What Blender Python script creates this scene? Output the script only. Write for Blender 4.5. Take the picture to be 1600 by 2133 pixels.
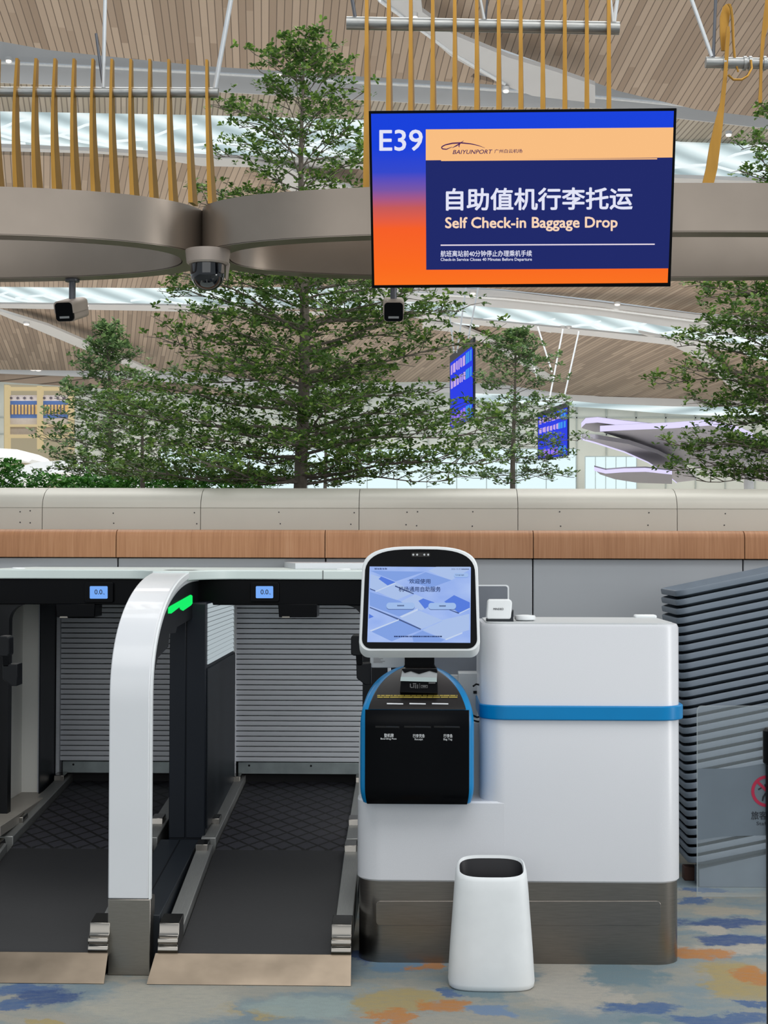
import bpy, bmesh, math, random
from mathutils import Vector, Matrix, noise as mnoise
for o in list(bpy.data.objects): bpy.data.objects.remove(o)
S = bpy.context.scene
COL = S.collection
PI = math.pi
R = math.radians

# ------------------------------------------------------------------ camera, world, light, exposure
FPX = 3082.0                       # focal length in pixels of a 1600 x 2133 frame
CAM = Vector((0.0, 0.0, 1.40))
cam_d = bpy.data.cameras.new('camera')
cam = bpy.data.objects.new('camera', cam_d); COL.objects.link(cam)
cam_d.sensor_fit = 'VERTICAL'; cam_d.sensor_height = 36.0; cam_d.lens = 36.0 * FPX / 2133.0
cam_d.clip_end = 600
ROT = Matrix.Rotation(R(1.30), 3, 'Z') @ Matrix.Rotation(R(90 + 1.46), 3, 'X') @ Matrix.Rotation(R(0.15), 3, 'Z')
cam.matrix_world = Matrix.Translation(CAM) @ ROT.to_4x4()
S.camera = cam

S.view_settings.view_transform = 'Standard'; S.view_settings.look = 'None'
S.view_settings.exposure = 0.0; S.view_settings.gamma = 1.0; S.view_settings.use_curve_mapping = False

world = bpy.data.worlds.new('hall_daylight'); S.world = world; world.use_nodes = True
wn = world.node_tree.nodes; wl = world.node_tree.links
bg = wn['Background']; bg.inputs[0].default_value = (0.80, 0.88, 0.95, 1); bg.inputs[1].default_value = 0.55

def area(name, loc, target, sx, sy, power, col):
    l = bpy.data.lights.new(name, 'AREA'); l.shape = 'RECTANGLE'; l.size = sx; l.size_y = sy; l.energy = power; l.color = col
    o = bpy.data.objects.new(name, l); COL.objects.link(o); o.location = loc
    o.rotation_euler = (Vector(target) - Vector(loc)).to_track_quat('-Z', 'Y').to_euler()
    return o
area('roof_light_near', (1.0, 0.5, 9.5), (0.2, 5.5, 0.5), 9, 6, 470, (1.0, 0.985, 0.96))
area('tree_fill', (0.5, 11.0, 10.0), (0.0, 8.5, 1.0), 12, 4, 640, (1.0, 1.0, 0.97))  # added fill that brightens the foliage
area('front_fill', (-1.0, -9.0, 4.5), (0.0, 6.0, 1.0), 16, 6, 350, (1.0, 0.99, 0.97))  # added fill behind the camera, brightens front faces and lane interiors
area('side_highlight_fill', (9.0, 2.5, 3.0), (0.6, 5.3, 1.0), 2.0, 6, 330, (1.0, 0.99, 0.97))  # added lamp that puts a highlight strip on the plinth corner
area('mid_hall_fill', (0, 27.0, 14.0), (0, 33.0, 0.0), 50, 10, 9000, (1.0, 0.985, 0.96))  # added fill for the white arcs, canopies and hall floor
area('hall_fill', (0, 62.0, 12.5), (0, 66.0, 0.0), 90, 14, 14000, (1.0, 0.98, 0.95))  # added fill, bounced off the hall floor to brighten the ceiling bays
area('far_hall_fill', (0, 92.0, 11.5), (0, 94.0, 0.0), 110, 14, 16000, (1.0, 0.98, 0.95))  # added fill for the third ceiling bay and the far wall

# ------------------------------------------------------------------ pixel rays
def ray(px, py):
    return ROT @ Vector(((px - 800.0) / FPX, -(py - 1066.5) / FPX, -1.0))
def W(px, py, Y):
    d = ray(px, py); return CAM + d * ((Y - CAM.y) / d.y)
def PX(px, py, X):
    d = ray(px, py); return CAM + d * ((X - CAM.x) / d.x)
def PZ(px, py, z):
    d = ray(px, py); return CAM + d * ((z - CAM.z) / d.z)
def G(px, py): return PZ(px, py, 0.0)
class Plane:
    def __init__(s, a, b, c):
        s.p = Vector(a); s.n = (Vector(b) - s.p).cross(Vector(c) - s.p).normalized()
        if s.n.dot(CAM - s.p) < 0: s.n = -s.n
    def at(s, px, py, off=0.0):
        d = ray(px, py); q = s.p + s.n * off
        return CAM + d * ((q - CAM).dot(s.n) / d.dot(s.n))
def pl3(a, b, c): return Plane(W(*a), W(*b), W(*c))

# ------------------------------------------------------------------ materials
def lin(h):
    h = h.lstrip('#'); c = [int(h[i:i+2], 16) / 255 for i in (0, 2, 4)]
    return tuple(x / 12.92 if x <= 0.04045 else ((x + 0.055) / 1.055) ** 2.4 for x in c) + (1.0,)
class NT:
    def __init__(s, name):
        s.m = bpy.data.materials.new(name); s.m.use_nodes = True; s.t = s.m.node_tree; s.b = s.t.nodes['Principled BSDF']
    def n(s, typ, **kw):
        nd = s.t.nodes.new(typ)
        for k, v in kw.items(): setattr(nd, k, v)
        return nd
    def l(s, a, b): s.t.links.new(a, b)
    def math(s, op, a, b=None, c=None):
        nd = s.n('ShaderNodeMath', operation=op)
        for i, v in enumerate((a, b, c)):
            if v is None: continue
            if isinstance(v, (int, float)): nd.inputs[i].default_value = v
            else: s.l(v, nd.inputs[i])
        return nd.outputs[0]
    def mix(s, f, a, b):
        nd = s.n('ShaderNodeMix', data_type='RGBA')
        for i, v in ((0, f), (6, a), (7, b)):
            if isinstance(v, (int, float)): nd.inputs[i].default_value = v
            elif isinstance(v, tuple): nd.inputs[i].default_value = v
            else: s.l(v, nd.inputs[i])
        return nd.outputs[2]
    def ramp(s, f, stops, interp='LINEAR'):
        nd = s.n('ShaderNodeValToRGB'); cr = nd.color_ramp; cr.interpolation = interp
        while len(cr.elements) < len(stops): cr.elements.new(0.5)
        for e, (p, c) in zip(cr.elements, stops): e.position = p; e.color = c
        s.l(f, nd.inputs[0]); return nd.outputs[0]
    def noise(s, vec, scale, detail=3, rough=0.5, dist=0.0):
        nd = s.n('ShaderNodeTexNoise'); nd.inputs['Scale'].default_value = scale; nd.inputs['Detail'].default_value = detail
        nd.inputs['Roughness'].default_value = rough; nd.inputs['Distortion'].default_value = dist
        if vec is not None: s.l(vec, nd.inputs['Vector'])
        return nd.outputs['Fac']
    def mapping(s, vec, scale=(1,1,1), rot=(0,0,0), loc=(0,0,0)):
        nd = s.n('ShaderNodeMapping'); nd.inputs['Scale'].default_value = scale; nd.inputs['Rotation'].default_value = rot; nd.inputs['Location'].default_value = loc
        s.l(vec, nd.inputs['Vector']); return nd.outputs[0]
    def coord(s, which='Object'): return s.n('ShaderNodeTexCoord').outputs[which]
    def bump(s, h, strength, dist=0.01):
        nd = s.n('ShaderNodeBump'); nd.inputs['Strength'].default_value = strength; nd.inputs['Distance'].default_value = dist
        s.l(h, nd.inputs['Height']); s.l(nd.outputs[0], s.b.inputs['Normal'])

def pmat(name, col, rough=0.5, metal=0.0, var=0.05, scale=12.0, stretch=(1,1,1), coat=0.0, bump=0.0, spec=None):
    m = NT(name); c = lin(col)
    v = m.mapping(m.coord(), stretch); f = m.noise(v, scale, 4)
    dk = tuple(x * (1 - var) for x in c[:3]) + (1,); lt = tuple(min(1, x * (1 + var)) for x in c[:3]) + (1,)
    m.l(m.ramp(f, [(0.3, dk), (0.7, lt)]), m.b.inputs['Base Color'])
    m.b.inputs['Roughness'].default_value = rough; m.b.inputs['Metallic'].default_value = metal
    if coat: m.b.inputs['Coat Weight'].default_value = coat
    if spec is not None: m.b.inputs['Specular IOR Level'].default_value = spec
    if bump: m.bump(f, bump)
    return m.m
def emat(name, col, strength=1.0):
    m = NT(name); c = lin(col)
    m.b.inputs['Base Color'].default_value = (0.01, 0.01, 0.01, 1); m.b.inputs['Roughness'].default_value = 0.25
    m.b.inputs['Emission Color'].default_value = c; m.b.inputs['Emission Strength'].default_value = strength
    m.b.inputs['Specular IOR Level'].default_value = 0.0
    return m.m

M = {}
M['white'] = pmat('white_gloss_lacquer', '#d9dbde', 0.32, 0, 0.02, 3, coat=0.2)
M['white_speck'] = pmat('white_textured_lacquer', '#d3d4d8', 0.28, 0, 0.03, 500, bump=0.03)
M['white_plastic'] = pmat('white_matt_plastic', '#e2e5e6', 0.45, 0, 0.02, 20)
M['pale'] = pmat('pale_grey_panel', '#b9bcbd', 0.5, 0, 0.03, 2)
M['pale_green'] = pmat('pale_green_white_edge', '#d3dedb', 0.4, 0, 0.02, 4)
M['black'] = pmat('black_gloss_plastic', '#06070a', 0.28, 0, 0.1, 8, spec=0.09)
M['black_matt'] = pmat('black_satin_plastic', '#0c0e12', 0.42, 0, 0.15, 8, spec=0.25)
M['brown_black'] = pmat('brownish_black_plastic', '#171413', 0.35, 0, 0.1, 8, spec=0.3)
M['navy'] = pmat('dark_navy_sheet_metal', '#10161f', 0.4, 0, 0.08, 4, spec=0.3)
M['navy2'] = pmat('dark_grey_panel', '#1c2127', 0.45, 0, 0.06, 4, spec=0.3)
M['blue'] = pmat('cyan_blue_plastic', '#007cb8', 0.32, 0, 0.04, 6, spec=0.3)
M['steel'] = pmat('brushed_steel', '#96918a', 0.34, 1.0, 0.10, 30, (1, 1, 40))
M['steel_plinth'] = pmat('brushed_steel_plinth', '#8a847e', 0.29, 1.0, 0.10, 14, (1, 1, 30))
M['steel_warm'] = pmat('tan_reflection_steel_ramp', '#756a5d', 0.33, 1.0, 0.3, 4, (1, 2, 1))  # tan tone and mottling imitate reflections in the ramp steel
M['chrome'] = pmat('polished_steel', '#8d8983', 0.2, 1.0, 0.05, 10)
M['rail'] = pmat('satin_steel_rail', '#8f908e', 0.42, 0.6, 0.08, 20, (30, 1, 1))
M['alu'] = pmat('grey_shutter_slat', '#c6c9cf', 0.45, 0.05, 0.04, 10, (1, 1, 10))
M['alu_bar'] = pmat('galvanised_bar', '#8a9394', 0.42, 0.5, 0.15, 14)
M['bronze'] = pmat('champagne_metal', '#93887d', 0.32, 0.82, 0.05, 5)
M['camera_body'] = pmat('taupe_camera_paint', '#a3968c', 0.42, 0.2, 0.04, 10)
M['gold'] = pmat('gold_lacquer', '#a67c36', 0.34, 0.7, 0.12, 6, (4, 4, 1))
M['pipe'] = pmat('galvanised_pipe', '#9fa09e', 0.35, 0.7, 0.12, 20, (1, 6, 6))
M['rod'] = pmat('white_steel_rod', '#d5d9dc', 0.35, 0.3, 0.05, 10)
M['rod_dark'] = pmat('grey_steel_rod', '#62646a', 0.35, 0.5, 0.05, 10)
M['parapet'] = pmat('beige_painted_aluminium', '#bdb9ae', 0.42, 0.15, 0.03, 3)
M['wallgrey'] = pmat('grey_wall_panel', '#a9acb0', 0.42, 0.1, 0.03, 2)
M['groove'] = pmat('dark_joint', '#3c3c3e', 0.7)
M['tray'] = pmat('grey_tray_plastic', '#66717d', 0.48, 0, 0.06, 14)
M['trunk'] = pmat('grey_brown_bark', '#756c63', 0.85, 0, 0.3, 40, (1, 1, 0.3), bump=0.3)
M['soil'] = pmat('planter_soil', '#3a332c', 0.95, 0, 0.3, 30)
M['ceil_white'] = pmat('white_ceiling_panel', '#b9babb', 0.6, 0, 0.03, 0.3)
M['cream'] = pmat('cream_far_wall', '#cfd2c8', 0.6, 0, 0.05, 0.2)
M['roofgrey'] = pmat('grey_canopy_soffit', '#85838d', 0.5, 0, 0.03, 0.3)
M['rubber'] = pmat('black_belt_rubber', '#1b1b1d', 0.62, 0, 0.18, 60, (1, 6, 1))
M['void'] = pmat('black_void', '#050608', 0.8)  # near-black colour stands in for the darkness inside openings
M['sill'] = pmat('grey_beige_sill', '#8c877f', 0.45, 0, 0.06, 8)
M['dome'] = pmat('smoked_dome', '#07090f', 0.06, 0, 0.2, 12, coat=0.6)
M['label_grey'] = emat('grey_print', '#8e9092', 0.35)
M['print_white'] = pmat('white_print', '#d8dadc', 0.6)
M['print_dark'] = pmat('dark_print', '#20252e', 0.6)
M['print_red'] = pmat('red_print', '#b21f44', 0.6)
M['yellow_print'] = pmat('dull_yellow_sticker', '#9c8a3a', 0.5)
M['film'] = pmat('grey_frosted_film', '#69747e', 0.5)
M['clip'] = pmat('dark_brown_wood', '#4a2c22', 0.6)

def glass(name, tint='#ffffff', alpha=0.16, rough=0.03):
    m = NT(name)
    m.b.inputs['Base Color'].default_value = lin(tint); m.b.inputs['Roughness'].default_value = rough
    m.b.inputs['Alpha'].default_value = alpha
    return m.m
M['acrylic'] = glass('clear_acrylic', '#b8c2c6', 0.14)
M['acrylic_edge'] = glass('acrylic_edge', '#aab2b4', 0.55)

# carpet ---------------------------------------------------------------
def carpet():
    m = NT('watercolour_carpet'); P = m.coord('Object')
    wob1 = m.n('ShaderNodeTexNoise'); wob1.inputs['Scale'].default_value = 5; wob1.inputs['Detail'].default_value = 9; wob1.inputs['Roughness'].default_value = 0.72
    m.l(P, wob1.inputs['Vector'])
    sub = m.n('ShaderNodeVectorMath', operation='SUBTRACT'); m.l(wob1.outputs['Color'], sub.inputs[0]); sub.inputs[1].default_value = (0.5, 0.5, 0.5)
    sc = m.n('ShaderNodeVectorMath', operation='MULTIPLY'); m.l(sub.outputs[0], sc.inputs[0]); sc.inputs[1].default_value = (0.46, 0.30, 0)
    add = m.n('ShaderNodeVectorMath', operation='ADD'); m.l(P, add.inputs[0]); m.l(sc.outputs[0], add.inputs[1])
    Q = add.outputs[0]
    big = m.noise(m.mapping(Q, (1.1, 2.6, 1)), 1.5, 5, 0.6)
    col = m.ramp(big, [(0.30, lin('#6a7a86')), (0.43, lin('#7c8c94')), (0.52, lin('#93958f')), (0.62, lin('#a29b8e')), (0.75, lin('#798990'))])
    BL, DB, OR, YE, CR, TE = '#3a5a8c', '#21427c', '#b8752a', '#a8935c', '#b0a89c', '#667f8a'
    patches = [
      (40,2063,70,14,BL),(95,2078,62,20,DB),(30,2099,40,13,BL),(480,2100,24,14,YE),(560,2112,45,13,YE),(90,2128,30,8,YE),
      (345,2090,170,40,'#aaa598'),(640,2100,120,25,'#94a29f'),
      (752,1992,26,11,DB),(845,2008,75,14,'#5f83a0'),(896,2007,40,13,OR),(822,2085,100,27,YE),(922,2097,56,15,OR),(828,2118,38,15,OR),
      (937,2068,34,9,BL),(1025,2108,52,13,'#6b84a6'),(1178,2055,84,52,CR),(1290,2075,34,12,CR),(1010,2060,60,25,TE),
      (1464,1854,46,8,BL),(1450,1877,34,9,BL),(1515,1900,70,10,'#a99f8e'),(1508,1924,92,10,DB),(1478,1938,60,9,CR),(1535,1957,75,10,DB),(1510,1978,90,12,CR),
      (1453,1986,58,13,OR),(1540,2040,80,40,YE),(1572,2035,45,22,OR),(1337,2100,84,13,BL),(1505,2122,95,11,BL),(1580,2094,30,10,BL),(1300,2030,90,28,TE),(1360,2128,60,8,TE)]
    sep = m.n('ShaderNodeSeparateXYZ'); m.l(Q, sep.inputs[0])
    for (px, py, rx, ry, c) in patches:
        g = G(px, py); kx = FPX / g.y; ky = FPX * 1.4 / (g.y * g.y)
        dx = m.math('MULTIPLY', m.math('SUBTRACT', sep.outputs[0], g.x), kx / rx)
        dy = m.math('MULTIPLY', m.math('SUBTRACT', sep.outputs[1], g.y), ky / ry)
        d = m.math('SQRT', m.math('ADD', m.math('MULTIPLY', dx, dx), m.math('MULTIPLY', dy, dy)))
        mr = m.n('ShaderNodeMapRange'); mr.interpolation_type = 'SMOOTHSTEP'
        m.l(d, mr.inputs[0]); mr.inputs[1].default_value = 1.18; mr.inputs[2].default_value = 0.72; mr.inputs[3].default_value = 0; mr.inputs[4].default_value = 0.92
        col = m.mix(mr.outputs[0], col, lin(c))
    wash = m.noise(m.mapping(P, (1, 2.2, 1)), 22, 6, 0.75)
    col = m.mix(m.math('MULTIPLY', m.math('POWER', wash, 2.0), 1.0), col, lin('#7d8482'))
    pile = m.noise(P, 420, 2, 0.6)
    hs = m.n('ShaderNodeHueSaturation'); m.l(col, hs.inputs['Color']); m.l(m.math('ADD', 0.66, m.math('MULTIPLY', pile, 0.6)), hs.inputs['Value'])
    m.l(hs.outputs[0], m.b.inputs['Base Color']); m.b.inputs['Roughness'].default_value = 0.95; m.b.inputs['Specular IOR Level'].default_value = 0.1
    m.bump(pile, 0.25, 0.01)
    return m.m
M['carpet'] = carpet()

def wood_veneer():
    m = NT('oak_veneer_panel'); P = m.coord()
    g = m.noise(m.mapping(P, (90, 1, 2.5)), 1.5, 5, 0.6); g2 = m.noise(m.mapping(P, (6, 1, 1)), 1.2, 2)
    c = m.ramp(m.math('ADD', m.math('MULTIPLY', g, 0.7), m.math('MULTIPLY', g2, 0.3)), [(0.3, lin('#96643f')), (0.5, lin('#a8754e')), (0.7, lin('#b58560'))])
    m.l(c, m.b.inputs['Base Color']); m.b.inputs['Roughness'].default_value = 0.5
    return m.m
M['veneer'] = wood_veneer()

def slat_ceiling(name, light='#a89684', dark='#8a7765', groove='#5a4b3e', gw=0.12):
    m = NT(name); uv = m.coord('UV'); sep = m.n('ShaderNodeSeparateXYZ'); m.l(uv, sep.inputs[0])
    s, t = sep.outputs[0], sep.outputs[1]
    fs = m.math('FLOOR', s); fr = m.math('FRACT', s)
    wn1 = m.n('ShaderNodeTexWhiteNoise', noise_dimensions='1D'); m.l(fs, wn1.inputs['W'])
    ft = m.math('FLOOR', m.math('ADD', m.math('MULTIPLY', t, 0.14), m.math('MULTIPLY', wn1.outputs[0], 7.0)))
    cmb = m.n('ShaderNodeCombineXYZ'); m.l(fs, cmb.inputs[0]); m.l(ft, cmb.inputs[1])
    wn2 = m.n('ShaderNodeTexWhiteNoise', noise_dimensions='2D'); m.l(cmb.outputs[0], wn2.inputs['Vector'])
    c = m.mix(wn2.outputs[0], lin(dark), lin(light))
    g = m.math('LESS_THAN', fr, gw)
    c = m.mix(g, c, lin(groove))
    m.l(c, m.b.inputs['Base Color']); m.b.inputs['Roughness'].default_value = 0.6
    return m.m
M['slat'] = slat_ceiling('timber_slat_ceiling')
M['slat_far'] = slat_ceiling('timber_slat_ceiling_far', '#a18f7e', '#7f6e5f', '#5c4e42', 0.14)
M['slat_pale'] = slat_ceiling('pale_slat_ceiling', '#aca294', '#99907f', '#6f6559', 0.22)

def skylight(name, strength=1.0):
    m = NT(name); uv = m.coord('UV')
    w = m.n('ShaderNodeTexWave'); w.wave_type = 'BANDS'; w.bands_direction = 'X'
    w.inputs['Scale'].default_value = 1.1; w.inputs['Distortion'].default_value = 5.0; w.inputs['Detail'].default_value = 2; w.inputs['Detail Scale'].default_value = 0.7
    m.l(m.mapping(uv, (0.9, 0.42, 1)), w.inputs['Vector'])
    c = m.ramp(w.outputs['Fac'], [(0.0, lin('#8fa4a9')), (0.35, lin('#b9cdd1')), (0.7, lin('#d3e4e7')), (1.0, lin('#f2fcfd'))])
    m.l(c, m.b.inputs['Emission Color']); m.b.inputs['Emission Strength'].default_value = strength
    m.b.inputs['Base Color'].default_value = (0.3, 0.34, 0.35, 1); m.b.inputs['Roughness'].default_value = 0.2
    return m.m
M['skylight'] = skylight('daylit_roof_glazing', 0.78)
M['lit_win'] = emat('bright_daylit_window', '#e6fbff', 1.0)
M['skybeam'] = emat('glowing_white_roof_rib', '#f4fdff', 1.0)  # ribs are no lamps; emission stands in for daylight on them

def leafmat(name, a, b, c):
    m = NT(name); g = m.n('ShaderNodeNewGeometry')
    col = m.ramp(g.outputs['Random Per Island'], [(0.0, lin(a)), (0.55, lin(b)), (1.0, lin(c))])
    m.l(col, m.b.inputs['Base Color']); m.b.inputs['Roughness'].default_value = 0.5
    m.b.inputs['Specular IOR Level'].default_value = 0.3
    tr = m.n('ShaderNodeBsdfTranslucent'); m.l(col, tr.inputs[0])
    mx = m.n('ShaderNodeMixShader'); mx.inputs[0].default_value = 0.25
    out = m.t.nodes['Material Output']; m.l(m.b.outputs[0], mx.inputs[1]); m.l(tr.outputs[0], mx.inputs[2]); m.l(mx.outputs[0], out.inputs[0])
    return m.m
M['leaf'] = leafmat('dark_green_leaves', '#41602c', '#5c7f3c', '#94b257')
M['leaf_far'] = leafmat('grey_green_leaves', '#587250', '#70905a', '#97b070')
M['hedge'] = leafmat('hedge_leaves', '#2f5a26', '#417a2e', '#69a244')

def diamond_belt():
    m = NT('diamond_tread_belt'); P = m.coord('Object'); sep = m.n('ShaderNodeSeparateXYZ'); m.l(P, sep.inputs[0])
    a = m.math('ADD', m.math('MULTIPLY', sep.outputs[0], 11.1), m.math('MULTIPLY', sep.outputs[1], 8.6))
    b = m.math('SUBTRACT', m.math('MULTIPLY', sep.outputs[0], 11.1), m.math('MULTIPLY', sep.outputs[1], 8.6))
    la = m.math('LESS_THAN', m.math('FRACT', a), 0.17); lb = m.math('LESS_THAN', m.math('FRACT', b), 0.17)
    g = m.math('MAXIMUM', la, lb)
    m.l(m.mix(g, lin('#26262c'), lin('#020203')), m.b.inputs['Base Color']); m.b.inputs['Roughness'].default_value = 0.55
    m.bump(g, 0.6, -0.008)
    return m.m
M['tread'] = diamond_belt()

# ------------------------------------------------------------------ mesh helpers
def wloc(o):
    v = Vector((0, 0, 0))
    while o is not None: v += o.location; o = o.parent
    return v
def thing(name, label, cat, loc=(0, 0, 0), group=None):
    o = bpy.data.objects.new(name, None); COL.objects.link(o); o.location = loc
    o.empty_display_size = 0.1
    o['label'] = label; o['category'] = cat
    if group: o['group'] = group
    return o
def tag(o, label, cat, group=None):
    o['label'] = label; o['category'] = cat
    if group: o['group'] = group
    return o
def obj(name, bm, mats, parent=None, smooth=True, bevel=0.0, seg=2, kind=None, label=None, origin=None, angle=35):
    bmesh.ops.recalc_face_normals(bm, faces=bm.faces[:])
    me = bpy.data.meshes.new(name)
    off = wloc(parent) if parent is not None else Vector(origin) if origin is not None else Vector((0, 0, 0))
    if off.length > 0: bmesh.ops.translate(bm, verts=bm.verts[:], vec=-off)
    bm.to_mesh(me); bm.free()
    if not isinstance(mats, (list, tuple)): mats = [mats]
    for m in mats: me.materials.append(m)
    o = bpy.data.objects.new(name, me); COL.objects.link(o)
    if parent is not None: o.parent = parent
    elif origin is not None: o.location = off
    if smooth:
        for p in me.polygons: p.use_smooth = True
        me.set_sharp_from_angle(angle=R(angle))
    if bevel:
        b = o.modifiers.new('bevel', 'BEVEL'); b.width = bevel; b.segments = seg; b.limit_method = 'ANGLE'; b.angle_limit = R(40)
        b.harden_normals = False
    if kind: o['kind'] = kind
    if label: o['label'] = label
    return o
def NB(): return bmesh.new()
def struct(name, bm, mats, **kw): return obj(name, bm, mats, kind='structure', **kw)
def face(bm, pts, mi=0):
    vs = [bm.verts.new(p) for p in pts]
    f = bm.faces.new(vs); f.material_index = mi; return f
def box(bm, x0, x1, y0, y1, z0, z1, mi=0):
    v = [bm.verts.new((x, y, z)) for x in (x0, x1) for y in (y0, y1) for z in (z0, z1)]
    for q in ((0,1,3,2),(4,6,7,5),(0,4,5,1),(2,3,7,6),(0,2,6,4),(1,5,7,3)):
        bm.faces.new([v[i] for i in q]).material_index = mi
def slab(bm, pts, ext, mi=0):
    """polygon of 3D points, extruded by vector ext"""
    ext = Vector(ext); n = len(pts)
    a = [bm.verts.new(p) for p in pts]; b = [bm.verts.new(Vector(p) + ext) for p in pts]
    bm.faces.new(a).material_index = mi; bm.faces.new(b[::-1]).material_index = mi
    for i in range(n):
        bm.faces.new((a[i], a[(i+1) % n], b[(i+1) % n], b[i])).material_index = mi
def tube(bm, pts, r, seg=8, mi=0, cap=True):
    pts = [Vector(p) for p in pts]; n = len(pts); rings = []
    rr = r if isinstance(r, (list, tuple)) else [r] * n
    up = Vector((0, 0, 1)); prev = None
    for i, p in enumerate(pts):
        t = (pts[min(i+1, n-1)] - pts[max(i-1, 0)]).normalized()
        if prev is None:
            u = t.cross(up) if abs(t.dot(up)) < 0.95 else t.cross(Vector((1, 0, 0)))
        else: u = prev - t * prev.dot(t)
        u.normalize(); prev = u; v = t.cross(u)
        rings.append([bm.verts.new(p + (u * math.cos(a) + v * math.sin(a)) * rr[i]) for a in [2*PI*k/seg for k in range(seg)]])
    for i in range(n-1):
        for k in range(seg):
            bm.faces.new((rings[i][k], rings[i][(k+1) % seg], rings[i+1][(k+1) % seg], rings[i+1][k])).material_index = mi
    if cap:
        bm.faces.new(rings[0][::-1]).material_index = mi; bm.faces.new(rings[-1]).material_index = mi
def lathe(bm, c, prof, seg=32, mi=0, axis='Z'):
    c = Vector(c); rings = []
    for (r, h) in prof:
        if r < 1e-6:
            rings.append([bm.verts.new(c + Vector((0, 0, h)))])
        else: rings.append([bm.verts.new(c + Vector((r*math.cos(2*PI*k/seg), r*math.sin(2*PI*k/seg), h))) for k in range(seg)])
    for a, b in zip(rings, rings[1:]):
        for k in range(seg):
            if len(a) == 1 and len(b) == 1: continue
            if len(a) == 1: f = bm.faces.new((a[0], b[k], b[(k+1) % seg]))
            elif len(b) == 1: f = bm.faces.new((a[k], a[(k+1) % seg], b[0]))
            else: f = bm.faces.new((a[k], a[(k+1) % seg], b[(k+1) % seg], b[k]))
            f.material_index = mi
    if len(rings[0]) > 1: bm.faces.new(rings[0][::-1]).material_index = mi
    if len(rings[-1]) > 1: bm.faces.new(rings[-1]).material_index = mi
def rrect(x0, x1, y0, y1, r, n=6):
    """rounded rectangle outline; r = radius or 4 radii (x1y1, x0y1, x0y0, x1y0)"""
    if not isinstance(r, (list, tuple)): r = [r] * 4
    out = []
    for (cx, cy, a0, q) in ((x1, y1, 0, r[0]), (x0, y1, 90, r[1]), (x0, y0, 180, r[2]), (x1, y0, 270, r[3])):
        sx = -1 if cx == x1 else 1; sy = -1 if cy == y1 else 1
        if q <= 0: out.append((cx, cy)); continue
        for k in range(n + 1):
            a = R(a0 + 90 * k / n); out.append((cx + sx*q + q*math.cos(a), cy + sy*q + q*math.sin(a)))
    return out
def loft(bm, rings, mi=0, caps=(True, True)):
    vs = [[bm.verts.new(p) for p in rg] for rg in rings]; n = len(vs[0])
    for a, b in zip(vs, vs[1:]):
        for k in range(n): bm.faces.new((a[k], a[(k+1) % n], b[(k+1) % n], b[k])).material_index = mi
    if caps[0]: bm.faces.new(vs[0][::-1]).material_index = mi
    if caps[1]: bm.faces.new(vs[-1]).material_index = mi
    return vs

_tc = {}
def text_geo(txt, bold=0.0, shear=0.0):
    k = (txt, bold, shear)
    if k in _tc: return _tc[k]
    cu = bpy.data.curves.new('t', 'FONT'); cu.body = txt; cu.size = 1.0; cu.offset = bold; cu.resolution_u = 3; cu.shear = shear
    o = bpy.data.objects.new('t', cu); COL.objects.link(o)
    dg = bpy.context.evaluated_depsgraph_get(); dg.update()
    me = bpy.data.meshes.new_from_object(o.evaluated_get(dg))
    vs = [(v.co.x, v.co.y) for v in me.vertices]; fs = [tuple(p.vertices) for p in me.polygons]
    bpy.data.objects.remove(o); bpy.data.curves.remove(cu); bpy.data.meshes.remove(me)
    _tc[k] = (vs, fs); return vs, fs
def text_on(bm, txt, plane, x0, x1, y0, y1, off=0.001, mi=0, bold=0.0, shear=0.0, slope=0.0):
    """letters filling the box x0..x1, y0 (top) .. y1 (bottom) of the photograph, lying on a plane"""
    vs, fs = text_geo(txt, 0.0, shear)
    if not vs: return
    ax = min(v[0] for v in vs); bx = max(v[0] for v in vs); ay = min(v[1] for v in vs); by = max(v[1] for v in vs)
    sx, sy = (x1 - x0) / (bx - ax), (y1 - y0) / (by - ay)
    shifts = [(0, 0)] if bold <= 0 else [(0, 0), (bold, bold * .5), (-bold, -bold * .5), (bold * .5, -bold), (-bold * .5, bold)]
    for i_, (dx, dy) in enumerate(shifts):
        nv = []
        for (x, y) in vs:
            px = x0 + (x - ax + dx) * sx; py = y1 - (y - ay + dy) * sy + slope * (px - x0)
            nv.append(bm.verts.new(plane.at(px, py, off + i_ * 2e-5)))
        for f in fs:
            try: bm.faces.new([nv[i] for i in f]).material_index = mi
            except ValueError: pass
def text_obj(name, mat, parent, *a, **k):
    bm = bmesh.new(); text_on(bm, *a, **k); return obj(name, bm, mat, parent, smooth=False)
def decal(bm, plane, pts, off=0.001, mi=0):
    return face(bm, [plane.at(x, y, off) for x, y in pts], mi)
def rect(bm, plane, x0, x1, y0, y1, off=0.001, mi=0): return decal(bm, plane, [(x0, y0), (x1, y0), (x1, y1), (x0, y1)], off, mi)
def uv_plane(o, dirvec, width, lenscale=1.0):
    """UV of a flat mesh: u counts slats across, v runs along dirvec"""
    me = o.data; n = me.polygons[0].normal.copy()
    d = Vector(dirvec); d = (d - n * d.dot(n)).normalized(); s = n.cross(d)
    uvl = me.uv_layers.new(name='UVMap')
    for lp in me.loops:
        co = me.vertices[lp.vertex_index].co
        uvl.data[lp.index].uv = (co.dot(s) / width + 500, co.dot(d) / lenscale + 500)

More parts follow.
